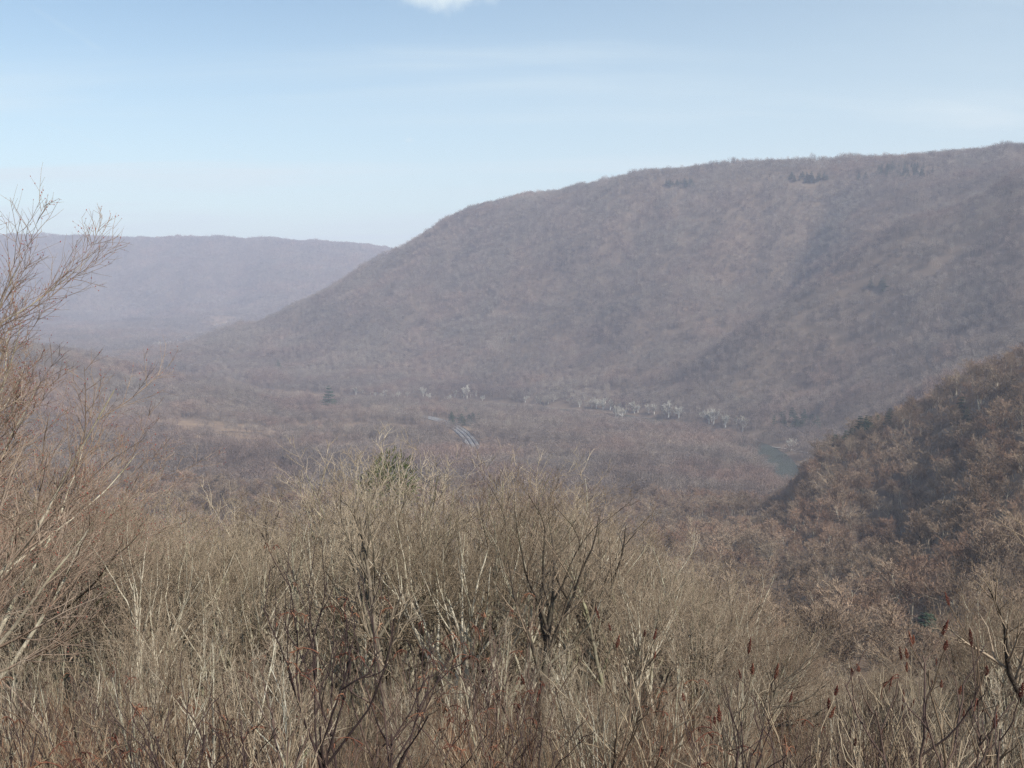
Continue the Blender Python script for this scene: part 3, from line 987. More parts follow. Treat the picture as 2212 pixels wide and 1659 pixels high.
def mid_tree(name, g, H=13.0, white=False, n_l2=7, n_tw=9, tw=0.035, r=0.16, m_trunk=None, m_twig=None, limbs=11, a1=0.6, l1=0.44, tf=0.72, up=0.09, tmin=0.35):
    start = np.array([[0, 0, -0.6]])
    P0, R0 = grow_level(start, np.array([[g.normal(0, 0.06), g.normal(0, 0.06), 1.0]]), np.array([H * tf]), np.array([r]), 6, 0.05, 0.02, g, 0.3)
    s = spawn(P0, R0, limbs, tmin, 0.99, a1, l1, 0.5, g, np.array([H]), shrink=0.5)
    P1, R1 = grow_level(*s, 4, 0.11, up, g, 0.3)
    s2 = spawn(P1, R1, n_l2, 0.2, 1.0, 0.62, 0.5, 0.55, g, s[2], shrink=0.45)
    P2, R2 = grow_level(s2[0], s2[1], s2[2], np.maximum(s2[3], tw * 0.8), 2, 0.12, up, g, 0.4)
    s3 = spawn(P2, R2, n_tw, 0.1, 1.0, 0.65, 0.75, 0.7, g, s2[2], shrink=0.35)
    Va, Qa = tubes([(P0, R0, 4), (P1, R1, 3)])
    Vb, Qb = tubes([(P2, R2, 2)])
    Vc, Qc, Tc = sliver_twigs(s3[0], s3[1] + np.array([0, 0, 0.25]), s3[2], np.full(len(s3[0]), tw) * g.uniform(0.6, 1.2, len(s3[0])), g)
    tm = (Va, Qa)
    if white:
        Va, Qa = tubes([(P0, R0 * 1.3, 4), (P1, np.maximum(R1, 0.17), 3)])
        V2_, Q2_ = tubes([(P2, np.maximum(R2, 0.085), 2)])
        Va, Qa = np.concatenate([Va, V2_]), np.concatenate([Qa, Q2_ + len(Va)])
        return (Va, Qa), (Vc, Qc, Tc)
    Vt = np.concatenate([Vb, Vc]); Qt = np.concatenate([Qb, Qc + len(Vb)]); Tt = Tc + len(Vb)
    return tm, (Vt, Qt, Tt)


MID_PARTS = []
for k in range(8):
    g = np.random.default_rng(300 + k)
    MID_PARTS.append(mid_tree("bare_tree", g, 12.0, False, 8, 10, 0.032, [0.17, 0.14, 0.2, 0.15][k % 4], limbs=[11, 13, 10, 12][k % 4], a1=[0.6, 0.75, 0.85, 0.6][k % 4], l1=[0.44, 0.42, 0.50, 0.40][k % 4], tf=[0.6, 0.68, 0.52, 0.72][k % 4], up=0.12, tmin=[0.4, 0.35, 0.5, 0.45][k % 4]))
M_MIDTRUNK = bark_material("spur_bark", [(0.2, (0.09, 0.07, 0.052)), (0.5, (0.25, 0.205, 0.15)), (0.8, (0.46, 0.40, 0.30))], None, 0, 0.5, 0.9)
M_MIDTWIG = stand_material("spur_twigs", (0.10, 0.066, 0.044), (0.25, 0.176, 0.12), (0.37, 0.28, 0.195), 70, tinted=False)
MID_T = []
for tm, cm in MID_PARTS:
    MID_T.append((make_mesh("bare_tree_trunk", *tm, None, M_MIDTRUNK), make_mesh("bare_tree_crown", cm[0], cm[1], cm[2], M_MIDTWIG)))


def joined(tm, cm, name, mt, mc):
    V = np.concatenate([tm[0], cm[0]])
    q = np.concatenate([tm[1], cm[1] + len(tm[0])])
    t = cm[2] + len(tm[0])
    me = make_mesh(name, V, q, t)
    me.materials.append(mt); me.materials.append(mc)
    mi = np.zeros(len(me.polygons), np.int32)
    mi[len(tm[1]):] = 1
    me.polygons.foreach_set("material_index", mi)
    return me


# visibility of ground points from the overlook (to skip what no nearby camera could see)
TG = (HG - EYE) / YG
RUN = np.maximum.accumulate(np.where(GR[None, :] > 160, (HG + 5 - EYE) / YG, -9), axis=1)


def visible(x, y, tall=20):
    a = np.clip(np.arctan2(x, y), GA[0], GA[-1]); r = np.hypot(x, y)
    i = np.clip(np.round((a - GA[0]) / (GA[1] - GA[0])).astype(int), 0, NA - 1)
    j = np.clip(np.searchsorted(LGR, np.log(r)) - 2, 0, NR - 1)
    return (height(x, y) + tall - EYE) / y > RUN[i, j] - 0.002


def keep_clear(x, y, m_river=22, m_track=12, m_road=6):
    d1, sd1 = poly_dist(x, y, RIVER)
    d1 = d1 + np.where(sd1 > 0, 7, 0)
    d2, _ = poly_dist(x, y, TRACK); d3, _ = poly_dist(x, y, BANKROAD)
    return (d1 > m_river) & (d2 > np.where(np.abs(x + 88) < 34, m_track, m_track * 0.55)) & (d3 > m_road)


def grid_points(d0, d1, sp, half=0.53, jit=0.5):
    ys = np.arange(d0, d1, sp)
    xs = np.arange(-half * d1, half * d1, sp)
    X, Y = np.meshgrid(xs, ys)
    X = X.ravel() + rng.uniform(-jit, jit, X.size) * sp
    Y = Y.ravel() + rng.uniform(-jit, jit, Y.size) * sp
    k = (np.abs(X) < half * Y) & (Y > d0)
    return X[k], Y[k]


# ------------------------------------------------------------------ evergreens
def conifer_meshes(g, H=14.0, rb=3.2, whorls=15, per=8, blades=9, mat=M_NEEDLE):
    P0, R0 = grow_level(np.array([[0, 0, -0.5]]), np.array([[0, 0, 1.0]]), np.array([H]), np.array([0.2]), 5, 0.01, 0, g, 0.1)
    V, Q = tubes([(P0, R0, 5)])
    tm = make_mesh("conifer_trunk", V, Q, None, M_DARKBARK)
    C, Dd, LL = [], [], []
    for w in range(whorls):
        f = 0.14 + 0.86 * (w + g.uniform(-0.3, 0.3)) / whorls
        for b in range(per):
            a = g.random() * 6.283
            L = rb * (1.03 - f) * g.uniform(0.65, 1.2) + 0.25
            d = np.array([math.cos(a), math.sin(a), -0.12 + 0.4 * f])
            for q in range(blades):
                t = (q + 0.6) / blades
                side = np.array([-math.sin(a), math.cos(a), 0]) * g.choice((-1, 1))
                C.append(np.array([0, 0, f * H]) + d * L * t + np.array([0, 0, -0.10 * L * t * t]))
                Dd.append(d * 0.7 + side * g.uniform(0.4, 1.1) + np.array([0, 0, g.uniform(-0.35, 0.1)]))
                LL.append(L * 0.42 * (1.15 - 0.6 * t) + 0.15)
    C, Dd, LL = np.array(C), np.array(Dd), np.array(LL)
    V, Q, T = sliver_twigs(C, Dd, LL, np.full(len(C), 0.17) * g.uniform(0.7, 1.4, len(C)) * (H / 14), g)
    return tm, make_mesh("conifer_crown", V, Q, T, mat)


CON_XY = []
CON = [conifer_meshes(np.random.default_rng(1200 + k), 14, [3.0, 3.6, 2.6][k]) for k in range(3)]


def conifer(px, py, dist, H, label, group=None, z=None, wide=1.0):
    if dist is None:
        x, y = level_point(px, py, z)
    else:
        x, y = ground_hit(px, dist)
    kk = int(rng.integers(3))
    s = H / 14.0
    CON_XY.append((x, y))
    e = empty("evergreen_tree", (x, y, float(height(x, y)) - 0.2), rng.random() * 6.28, (s * wide, s * wide, s))
    tag(e, label, "tree", group)
    obj("trunk", CON[kk][0], e)
    obj("crown", CON[kk][1], e)


conifer(708, 886, 1640, 42, "lone dark green conifer above the tan clearing", wide=1.5)
conifer(600, 785, 2300, 24, "small round dark evergreen alone on the long ridge's foot", wide=1.5)
conifer(2196, 310, 2190, 26, "tall dark conifer standing on the crest of the long ridge")
conifer(2207, 310, 2190, 22, "shorter dark conifer beside the tall one on the ridge crest")


def place_by_sight(px, py, d0, d1, tall):
    """First distance between d0 and d1 at which the land plus TALL meets the line of sight."""
    ds = np.linspace(d0, d1, 240)
    x = (px - 1106.0) / FPX * ds
    t = (height(x, ds) + tall - EYE) / ds
    want = -(py - 620.0) / FPX
    k = np.argmax(t >= want) if np.any(t >= want) else int(np.argmax(t))
    return float(ds[k])


for (cx, cy_, sx, sy, n, d0, d1, Hh, lab, grp) in (
    (1467, 398, 36, 6, 24, 2200, 2600, 15, "dark evergreen in the small dark green strip near the ridge top", "evergreens in the small strip on the ridge"),
    (1732, 385, 46, 8, 32, 2000, 2450, 15, "dark evergreen in the dark patch below the ridge crest", "evergreens in the dark patch on the ridge"),
    (1945, 370, 62, 15, 70, 1900, 2330, 14, "evergreen in the broad green plantation high on the ridge", "evergreens in the plantation on the ridge"),
    (1850, 384, 14, 3, 5, 1900, 2400, 16, "dark evergreen in the small clump beside the plantation", "evergreens in the clump beside the plantation"),
    (1850, 905, 55, 26, 11, 640, 900, 14, "dark hemlock in the shadowy stand where the spur meets the river", "hemlocks at the foot of the spur"),
    (1925, 868, 30, 18, 2, 600, 860, 13, "dark hemlock on the upper edge of the spur", "hemlocks on the spur's upper edge"),
    (1720, 905, 60, 14, 12, 1380, 1700, 20, "dark hemlock behind the riverside road", "hemlocks behind the riverside road"),
    (2085, 880, 40, 35, 4, 400, 640, 15, "dim green hemlock among the bare trees of the spur", "hemlocks among the spur's bare trees"),
    (2020, 1395, 30, 30, 3, 190, 300, 9, "young dark evergreen low in the ravine", "young evergreens in the ravine"),
    (1900, 610, 22, 10, 4, 1650, 1850, 17, "dark evergreen on the middle spur of the long ridge", "evergreens on the middle spur"),
    (1000, 900, 34, 15, 18, 1470, 1660, 15, "dark evergreen standing in for shaded bare trees above the railway curve", "stand-in evergreens above the railway curve"),  # added: dark needles give the bank's shade, bare trees really stand here
):
    for _ in range(n):
        a, r_ = rng.random() * 6.283, math.sqrt(rng.random())
        px, py = cx + sx * r_ * math.cos(a), cy_ + sy * r_ * math.sin(a)
        conifer(px, py, place_by_sight(px, py, d0, d1, Hh * 0.6), Hh * rng.uniform(0.6, 1.2), lab, grp, wide=rng.uniform(1.25, 1.9))

CON_A = np.array(CON_XY)


def off_conifers(x, y, m):
    k_ = np.ones(len(x), bool)
    for cx, cy_ in CON_A:
        k_ &= (x - cx) ** 2 + (y - cy_) ** 2 > m * m
    return k_


# woods between 84 and 900 m
mx, my = grid_points(84, 900, 8.2, jit=0.55)
k = visible(mx, my) & keep_clear(mx, my) & (rng.random(len(mx)) < 0.93) & off_conifers(mx, my, 5.5)
mx, my = mx[k], my[k]
mh = rng.uniform(10, 20, len(mx)) * (0.70 + 0.60 * vnoise(mx / 32, my / 32, 5))
pxm = 1106 + mx / my * FPX
zl = EYE - (top_limit(pxm) + 15 - 620) / FPX * my - height(mx, my)
mh = np.where(my < 170, np.minimum(mh, np.maximum(zl, 5.0)), mh)
# the ones that show largest become things: the face of the spur on the right
face = (pxm > 1640) & (my > 150) & (my < 640) & (mx < 0.49 * my)
score = np.where(face, mh / my * (1 + 0.3 * rng.random(len(mx))), -1)
ind = np.argsort(-score)
N_SPUR = 72
chosen = []
for q in ind:
    if len(chosen) >= N_SPUR or score[q] < 0:
        break
    if all((mx[q] - mx[c]) ** 2 + (my[q] - my[c]) ** 2 > (0.022 * my[q]) ** 2 for c in chosen):
        chosen.append(q)
for q in chosen:
    kk = int(rng.integers(len(MID_T)))
    s = mh[q] / 12.0
    e = empty("bare_tree", (mx[q], my[q], float(height(mx[q], my[q]))), rng.random() * 6.28, (s * 1.35, s * 1.35, s))
    tag(e, "%s on the wooded spur, %s" % (("narrow brown bare tree", "wide brown bare tree", "broad flat-topped bare tree", "upright bare tree", "small-crowned bare tree", "spreading brown bare tree", "low-forked bare tree", "straight-stemmed bare tree")[kk], ("high by its crest" if my[q] > 520 else "on its upper face" if my[q] > 410 else "on its lower face" if my[q] > 290 else "near the ravine floor")), "tree", "leafless trees of the wooded spur")
    obj("trunk", MID_T[kk][0], e)
    obj("crown", MID_T[kk][1], e)
rest = np.setdiff1d(np.arange(len(mx)), np.array(chosen, int))


# ------------------------------------------------------------------ geometry-nodes scatter for what cannot be counted
def scatter(name, protos, X, Y, Z, rot, scl, idx, kind="stuff"):
    col = bpy.data.collections.new(name + "_kinds")
    for i, me in enumerate(protos):
        o = bpy.data.objects.new("%s_kind_%03d" % (name, i), me)
        col.objects.link(o)
    n = len(X)
    me = bpy.data.meshes.new(name)
    me.vertices.add(n)
    me.vertices.foreach_set("co", np.column_stack([X, Y, Z]).astype(np.float32).ravel())
    for an, ty, val, fld in (("rot", "FLOAT_VECTOR", rot, "vector"), ("scl", "FLOAT_VECTOR", scl, "vector"), ("idx", "INT", idx, "value")):
        a = me.attributes.new(an, ty, "POINT")
        a.data.foreach_set(fld, np.asarray(val, np.int32 if ty == "INT" else np.float32).ravel())
    o = obj(name, me, None, kind)
    ng = bpy.data.node_groups.new(name + "_scatter", "GeometryNodeTree")
    ng.interface.new_socket("Geometry", in_out="INPUT", socket_type="NodeSocketGeometry")
    ng.interface.new_socket("Geometry", in_out="OUTPUT", socket_type="NodeSocketGeometry")
    N, L = ng.nodes, ng.links
    gi, go = N.new("NodeGroupInput"), N.new("NodeGroupOutput")
    ci = N.new("GeometryNodeCollectionInfo")
    ci.inputs["Collection"].default_value = col
    ci.inputs["Separate Children"].default_value = True
    ci.inputs["Reset Children"].default_value = True
    ip = N.new("GeometryNodeInstanceOnPoints")
    ip.inputs["Pick Instance"].default_value = True
    def named(a, ty):
        na = N.new("GeometryNodeInputNamedAttribute")
        na.data_type = ty
        na.inputs["Name"].default_value = a
        return na.outputs["Attribute"]
    er = N.new("FunctionNodeEulerToRotation")
    L.new(named("rot", "FLOAT_VECTOR"), er.inputs[0])
    L.new(gi.outputs[0], ip.inputs["Points"])
    L.new(ci.outputs[0], ip.inputs["Instance"])
    L.new(named("idx", "INT"), ip.inputs["Instance Index"])
    L.new(er.outputs[0], ip.inputs["Rotation"])
    L.new(named("scl", "FLOAT_VECTOR"), ip.inputs["Scale"])
    L.new(ip.outputs[0], go.inputs[0])
    md = o.modifiers.new("scatter", "NODES")
    md.node_group = ng
    return o


def spin(n, tilt=0.04):
    r = np.zeros((n, 3))
    r[:, :2] = rng.normal(0, tilt, (n, 2))
    r[:, 2] = rng.random(n) * 6.283
    return r


protos = [joined(tm, cm, "woodland_tree", M_MIDTRUNK, M_MIDTWIG) for tm, cm in MID_PARTS]
rx, ry = mx[rest], my[rest]
sc_ = (mh[rest] / 12.0)[:, None] * np.column_stack([rng.uniform(1.05, 1.6, len(rest))] * 2 + [np.ones(len(rest))])
tag(scatter("woodland", protos, rx, ry, height(rx, ry), spin(len(rx)), sc_, rng.integers(0, len(protos), len(rx))), "leafless brown woods covering the spur and the lower slope")

if stuff_near:
    sn = np.array(stuff_near)
    prot = []
    for tm, cm in NEAR_T:
        n = [0, 0]
        vt = np.zeros(len(tm.vertices) * 3, np.float32); tm.vertices.foreach_get("co", vt)
        vc = np.zeros(len(cm.vertices) * 3, np.float32); cm.vertices.foreach_get("co", vc)
        qt = np.zeros(len(tm.loops), np.int32); tm.loops.foreach_get("vertex_index", qt)
        qc = np.zeros(len(cm.loops), np.int32); cm.loops.foreach_get("vertex_index", qc)
        me = make_mesh("thicket_tree", np.concatenate([vt, vc]), np.concatenate([qt, qc + len(tm.vertices)]).reshape(-1, 4))
        me.materials.append(tm.materials[0]); me.materials.append(cm.materials[0])
        mi = np.zeros(len(me.polygons), np.int32); mi[len(tm.polygons):] = 1
        me.polygons.foreach_set("material_index", mi)
        prot.append(me)
    s1 = sn[:, 2] / np.array([top_of(c) for _, c in NEAR_T])[sn[:, 3].astype(int)]
    tag(scatter("near_woodland", prot, sn[:, 0], sn[:, 1], height(sn[:, 0], sn[:, 1]) - 0.1, spin(len(sn)), np.column_stack([s1 * 0.95, s1 * 0.95, s1]), sn[:, 3].astype(int)), "close-set leafless trees farther down the near slope")


# far woods: patches of about nine trees on a tilted ground
def far_patch(g, slope, n=8, rad=13.0, fine=150):
    pts = []
    while len(pts) < n:
        p = g.uniform(-rad, rad, 2)
        if np.hypot(*p) < rad and all(np.hypot(*(p - q)) > 5.2 for q in pts):
            pts.append(p)
    Vs, Qs, Ts, tint, nv = [], [], [], [], 0
    for p in pts:
        H = g.uniform(11, 19)
        rr = H * g.uniform(0.28, 0.38)
        base = np.array([p[0], p[1], slope * p[0]])
        P0, R0 = grow_level(np.array([[0, 0, -1.5]]), np.array([[g.normal(0, 0.05), g.normal(0, 0.05), 1]]), np.array([H * 0.75 + 1.5]), np.array([0.24]), 3, 0.03, 0, g, 0.4)
        s = spawn(P0, R0, 7, 0.4, 0.98, 0.6, 0.40, 0.6, g, np.array([H]))
        P1, R1 = grow_level(*s, 2, 0.08, 0.12, g, 0.4)
        V1, Q1 = tubes([(P0, R0, 3), (P1, np.maximum(R1, 0.06), 2)])
        # twigs through a rounded crown, denser near its outside
        dv = unit(g.normal(0, 1, (fine, 3)))
        rad_ = g.random(fine) ** 0.45
        C = dv * rad_[:, None] * np.array([rr, rr, H * 0.33]) + np.array([0, 0, H * 0.64])
        lob = unit(g.normal(0, 1, (5, 3)))
        bump = np.max(dv @ lob.T, axis=1)
        C = (C - np.array([0, 0, H * 0.64])) * (0.72 + 0.36 * bump)[:, None] + np.array([0, 0, H * 0.64])
        L_ = g.uniform(1.0, 2.2, fine)
        V2, Q2, T2 = sliver_twigs(C, dv * 0.6 + np.array([0, 0, 0.9]) + g.normal(0, 0.35, (fine, 3)), L_, g.uniform(0.06, 0.15, fine), g)
        V = np.concatenate([V1, V2]) + base
        Vs.append(V)
        Qs.append(np.concatenate([Q1, Q2 + len(V1)]) + nv); Ts.append(T2 + len(V1) + nv)
        tint += [g.random()] * len(V)
        nv += len(V)
    return make_mesh("far_trees", np.concatenate(Vs), np.concatenate(Qs), np.concatenate(Ts), M_WOOD_FAR, tint)


SLOPES = [0.0, 0.12, 0.24, 0.36, 0.48, 0.62, 0.80]
patches = []
for si, s in enumerate(SLOPES):
    for v in range(4):
        patches.append(far_patch(np.random.default_rng(700 + si * 10 + v), s))


def far_woods(name, d0, d1, sp, size, label):
    X, Y = grid_points(d0, d1, sp)
    k = visible(X, Y, 22) & keep_clear(X, Y, 25, 20, 10) & off_conifers(X, Y, 12)
    mm = meadow_mask(X, Y)
    k &= rng.random(len(X)) > mm * 0.72
    # a grassy, thinly wooded flat between the railway and the slope
    X, Y = X[k], Y[k]
    dR, sR = poly_dist(X, Y, RIVER)
    low = np.where(sR > 0, 1 - 0.62 * (1 - sstep(dR, 70, 150)) * sstep(Y, 1440, 1560), 1.0)
    low = np.where((sR > 0) & (Y <= 1300) & (X > 0.19 * Y), 1 - 0.3 * (1 - sstep(dR, 30, 80)), low)
    gx, gy = gradient(X, Y)
    sl = np.hypot(gx, gy)
    si = np.argmin(np.abs(sl[:, None] - np.array(SLOPES)[None, :]), axis=1)
    rot = np.zeros((len(X), 3))
    rot[:, 2] = np.arctan2(gy, gx)
    flat = si == 0
    rot[flat, 2] = rng.random(flat.sum()) * 6.283
    s = size * rng.uniform(0.8, 1.25, len(X)) * (0.75 + 0.5 * vnoise(X / 60, Y / 60, 8)) * (1 - 0.55 * mm[k]) * low
    hs = rng.uniform(0.8, 1.3, len(X))
    scl = np.column_stack([size * (1 - 0.3 * mm[k]) * hs, size * (1 - 0.3 * mm[k]) * hs, s])
    return tag(scatter(name, patches, X, Y, height(X, Y), rot, scl, si * 4 + rng.integers(0, 4, len(X))), label)


far_woods("valley_forest", 900, 3400, 20.0, 1.0, "leafless forest over the valley floor and the long ridge")
far_woods("distant_forest", 3400, 6300, 27.0, 1.2, "hazy leafless forest on the distant ridge beyond the gap")

# ------------------------------------------------------------------ sycamores along the river
def sycamore_meshes(g):
    tm, cm = mid_tree("sycamore_tree", g, 16.0, True, 8, 15, 0.085, 0.55, limbs=10, a1=0.62, l1=0.56, tf=0.5, up=0.10, tmin=0.25)
    # carry the white bark out along the limbs
    return make_mesh("sycamore_trunk", *tm, None, M_SYC), make_mesh("sycamore_crown", cm[0], cm[1], cm[2], M_SYCTWIG)


SYC = [sycamore_meshes(np.random.default_rng(900 + k)) for k in range(5)]
syc = [(769, 855, 16), (825, 861, 16), (862, 862, 20), (914, 858, 22), (925, 863, 18), (972, 865, 19), (983, 863, 17), (1009, 866, 29), (1184, 879, 18), (1069, 920, 25), (1100, 931, 17),
       (1252, 882, 14), (1278, 889, 18), (1288, 887, 20), (1303, 882, 24), (1318, 893, 22), (1330, 898, 27), (1344, 899, 25), (1368, 900, 23), (1401, 904, 20), (1413, 906, 22), (1444, 913, 36), (1466, 916, 26),
       (1532, 930, 31), (1541, 933, 33), (1567, 932, 28), (1604, 950, 32), (1709, 968, 27)]
syc_spec = {(1009, 866, 29): "largest white sycamore of the small group behind the railway curve", (1444, 913, 36): "biggest white sycamore, broad-crowned, in the middle of the riverside row", (1604, 950, 32): "white sycamore with forked bare limbs just above the green water", (1709, 968, 27): "pale slender sycamore by the riverside road, last towards the spur", (1069, 920, 25): "lone white sycamore right of the railway curve", (1184, 879, 18): "lone small white sycamore between the two riverside groups"}
for it in syc:
    px, py, hp = it
    p = level_point(px, py, 6)
    for _ in range(12):
        dd_, _s = poly_dist(np.array(p[0]), np.array(p[1]), RIVER)
        if dd_ > 27:
            break
        p = p * 1.006
    H = hp / FPX * p[1] * 1.3
    kk = int(rng.integers(len(SYC)))
    s = H / 16.0
    e = empty("sycamore_tree", (p[0], p[1], float(height(*p)) - 0.2), rng.random() * 6.28, (s * 1.05, s * 1.05, s))
    lab = syc_spec.get(it) or ("white-barked bare sycamore in the group behind the railway curve" if px < 1150 else "white-barked bare sycamore in the long row along the far river bank")
    tag(e, lab, "tree", "white sycamores behind the railway curve" if px < 1150 else "white sycamores along the river bank")
    obj("trunk", SYC[kk][0], e)
    obj("crown", SYC[kk][1], e)


# paler, smaller trees filling the riverside band, and a pale grove far down the valley
g = np.random.default_rng(950)
for k in range(60):
    f = g.random()
    px = 700 + 1060 * f
    j = np.argmin(np.abs(RIVER[:, 0] / RIVER[:, 1] * FPX + 1106 - px))
    p = RIVER[j] * (1 + g.uniform(30, 85) / RIVER[j, 1])
    x, y = (px - 1106) / FPX * p[1], p[1]
    if poly_dist(np.array(x), np.array(y), RIVER)[0] < 26:
        continue
    H = g.uniform(9, 17)
    e = empty("sycamore_tree", (x, y, float(height(x, y)) - 0.2), g.random() * 6.28, (H / 16 * 1.1, H / 16 * 1.1, H / 16))
    tag(e, "small pale grey tree in the thin band of pale trees along the river", "tree", "pale small trees along the river")
    kk = int(g.integers(5))
    obj("trunk", SYC[kk][0], e)
    obj("crown", SYC[kk][1], e)
SYC_FAR = []
for _t, c in SYC:
    c2_ = c.copy()
    c2_.materials[0] = M_SYCTWIG
    SYC_FAR.append(c2_)
for k in range(30):
    px = g.uniform(330, 500)
    py = 742 - (px - 330) * 0.22 + g.normal(0, 7)
    d = place_by_sight(px, py, 3000, 4700, 8)
    x, y = ground_hit(px, d)
    H = g.uniform(18, 30)
    e = empty("pale_tree", (x, y, float(height(x, y)) - 0.2), g.random() * 6.28, (H / 16 * 1.2, H / 16 * 1.2, H / 16 * 0.8))
    tag(e, "pale tree in the whitish grove far down the valley at the gap", "tree", "pale trees far down the valley")
    kk = int(g.integers(5))
    obj("trunk", SYC[kk][0], e)
    obj("crown", SYC_FAR[kk], e)

# the rounded green crown behind the fan-crowned tree
def dome_pine(g, H=11.0, rr=1.35, n=1500):
    P0, R0 = grow_level(np.array([[0, 0, -0.4]]), np.array([[0, 0, 1.0]]), np.array([H * 0.9]), np.array([0.16]), 5, 0.02, 0, g, 0.2)
    V, Q = tubes([(P0, R0, 5)])
    tm = make_mesh("pine_trunk", V, Q, None, M_DARKBARK)
    dv = unit(g.normal(0, 1, (n, 3)))
    lob = unit(g.normal(0, 1, (9, 3)))
    C = dv * (g.random(n) ** 0.4)[:, None] * np.array([rr, rr, H * 0.13]) * (0.62 + 0.42 * np.max(dv @ lob.T, axis=1))[:, None] + np.array([0, 0, H * 0.87])
    V, Q, T = sliver_twigs(C, dv + np.array([0, 0, 0.8]) + g.normal(0, 0.4, (n, 3)), g.uniform(0.10, 0.28, n), g.uniform(0.012, 0.03, n), g)
    return tm, make_mesh("pine_crown", V, Q, T, M_PINE)


PINE = dome_pine(np.random.default_rng(1300))
for px, pyt, dd, lab in ((836, 968, 68, "olive green pine whose rounded top shows behind the fan-crowned tree"),):
    x, y = ground_hit(px, dd)
    H = top_height(px, pyt, dd)
    e = empty("pine_tree", (x, y, float(height(x, y)) - 0.1), 0.4, (H / 11, H / 11, H / 11))
    tag(e, lab, "tree")
    obj("trunk", PINE[0], e)
    obj("crown", PINE[1], e)

# yellow willows on the near bank
WIL = [mid_tree("willow", np.random.default_rng(1400 + k), 9, False, 6, 9, 0.06, 0.14, limbs=10, a1=0.55, l1=0.5, tf=0.5, up=0.12, tmin=0.1) for k in range(2)]
WIL = [(make_mesh("willow_trunk", *tm, None, M_BARK), make_mesh("willow_crown", cm[0], cm[1], cm[2], M_WILLOW)) for tm, cm in WIL]
for px, py in ((1650, 1012), (1658, 1024), (1654, 1036), (1662, 1046), (1640, 996), (1666, 1056)):
    dd = place_by_sight(px, py, 1060, 1330, 4)
    p = np.array(ground_hit(px, dd))
    e = empty("willow_tree", (p[0], p[1], float(height(*p)) - 0.2), rng.random() * 6, 1.15)
    tag(e, "pale yellow bare willow on the near bank beside the green water", "tree", "yellow willows on the near river bank")
    kk = int(rng.integers(2))
    obj("trunk", WIL[kk][0], e); obj("crown", WIL[kk][1], e)

# ------------------------------------------------------------------ near brush
def brush_mesh(g, n=46, rad=0.9, hmin=0.7, hmax=2.3, mat=None):
    a, rr = g.random(n) * 6.283, np.sqrt(g.random(n)) * rad
    st = np.stack([np.cos(a) * rr, np.sin(a) * rr, np.full(n, -0.3)], -1)
    d = np.stack([g.normal(0, 0.28, n), g.normal(0, 0.28, n), np.ones(n)], -1)
    ln = g.uniform(hmin, hmax, n)
    P0, R0 = grow_level(st, d, ln, g.uniform(0.004, 0.009, n), 5, 0.09, 0.0, g, 0.35, sag=0.10)
    s = spawn(P0, R0, 4, 0.3, 0.98, 0.55, 0.38, 0.7, g, ln)
    P1, R1 = grow_level(s[0], s[1], s[2], np.maximum(s[3], 0.0025), 3, 0.12, 0.04, g, 0.4)
    s = spawn(P1, R1, 3, 0.2, 1.0, 0.6, 0.5, 0.7, g, s[2])
    P2, R2 = grow_level(s[0], s[1], s[2], np.full(len(s[0]), 0.0022), 2, 0.12, 0.04, g, 0.6)
    V, Q = tubes([(P0, R0, 4), (P1, R1, 3), (P2, R2, 3)])
    return make_mesh("brush_clump", V, Q, None, mat)


brush = [brush_mesh(np.random.default_rng(1500 + k), mat=(M_BRUSH, M_BRUSHRED, M_BRUSHDARK, M_BRUSH, M_BRUSHRED, M_BRUSHDARK)[k]) for k in range(6)]
bx, by = grid_points(5, 34, 1.3, half=0.62)
bx2, by2 = grid_points(34, 100, 3.3, half=0.55)
bx, by = np.concatenate([bx, bx2]), np.concatenate([by, by2])
bs = rng.uniform(0.45, 1.0, len(bx)) * np.interp(by, [5, 14, 34, 60], [0.62, 0.8, 1.0, 1.3])
tag(scatter("undergrowth", brush, bx, by, height(bx, by), spin(len(bx), 0.1), np.column_stack([bs] * 3), np.where(rng.random(len(bx)) < np.interp(bx / by * FPX + 1106, [900, 1500, 2200], [0.25, 0.55, 0.8]), np.array([1, 2, 4, 5])[rng.integers(0, 4, len(bx))], np.array([0, 1, 2, 3, 4, 5, 4, 2])[rng.integers(0, 8, len(bx))])), "dry tan undergrowth of thin stems on the near slope")


# ------------------------------------------------------------------ young trees standing in the brush
SAP = []
for k, (sp, mm) in enumerate(((dict(stems=1, limbs=10, l1=0.40, a1=0.42), (M_BARK, M_TWIG)), (dict(stems=3, limbs=6, l1=0.36, a1=0.40, spread=0.2), (M_BARK, M_DARKTWIG)),
                              (dict(stems=2, limbs=7, l1=0.42, a1=0.5, spread=0.25), (M_PALEBARK, M_TWIG)), (dict(stems=4, limbs=5, l1=0.34, a1=0.38, spread=0.28), (M_DARKBARK, M_DARKTWIG)),
                              (dict(stems=1, limbs=13, l1=0.34, a1=0.6), (M_DARKBARK, M_DARKTWIG)))):
    SAP.append(tree_meshes("young_tree", bare_tree_parts(np.random.default_rng(1550 + k), H=10, trunk_frac=0.8, r=0.065, l2=5, l3=4, l4=2, up=0.10, tmin=0.2, twig_r=0.011, **sp), *mm))
sap_pts = poisson(900, lambda p: 0.9 + 0.03 * p[1], frustum_sampler(9, 29, 0.52), rng)
L_SAP = ["thin single-stemmed young tree", "brown multi-stemmed young tree", "pale twin-stemmed young tree", "dark many-stemmed young tree", "dark short-twigged young tree"]
n_sap = 0
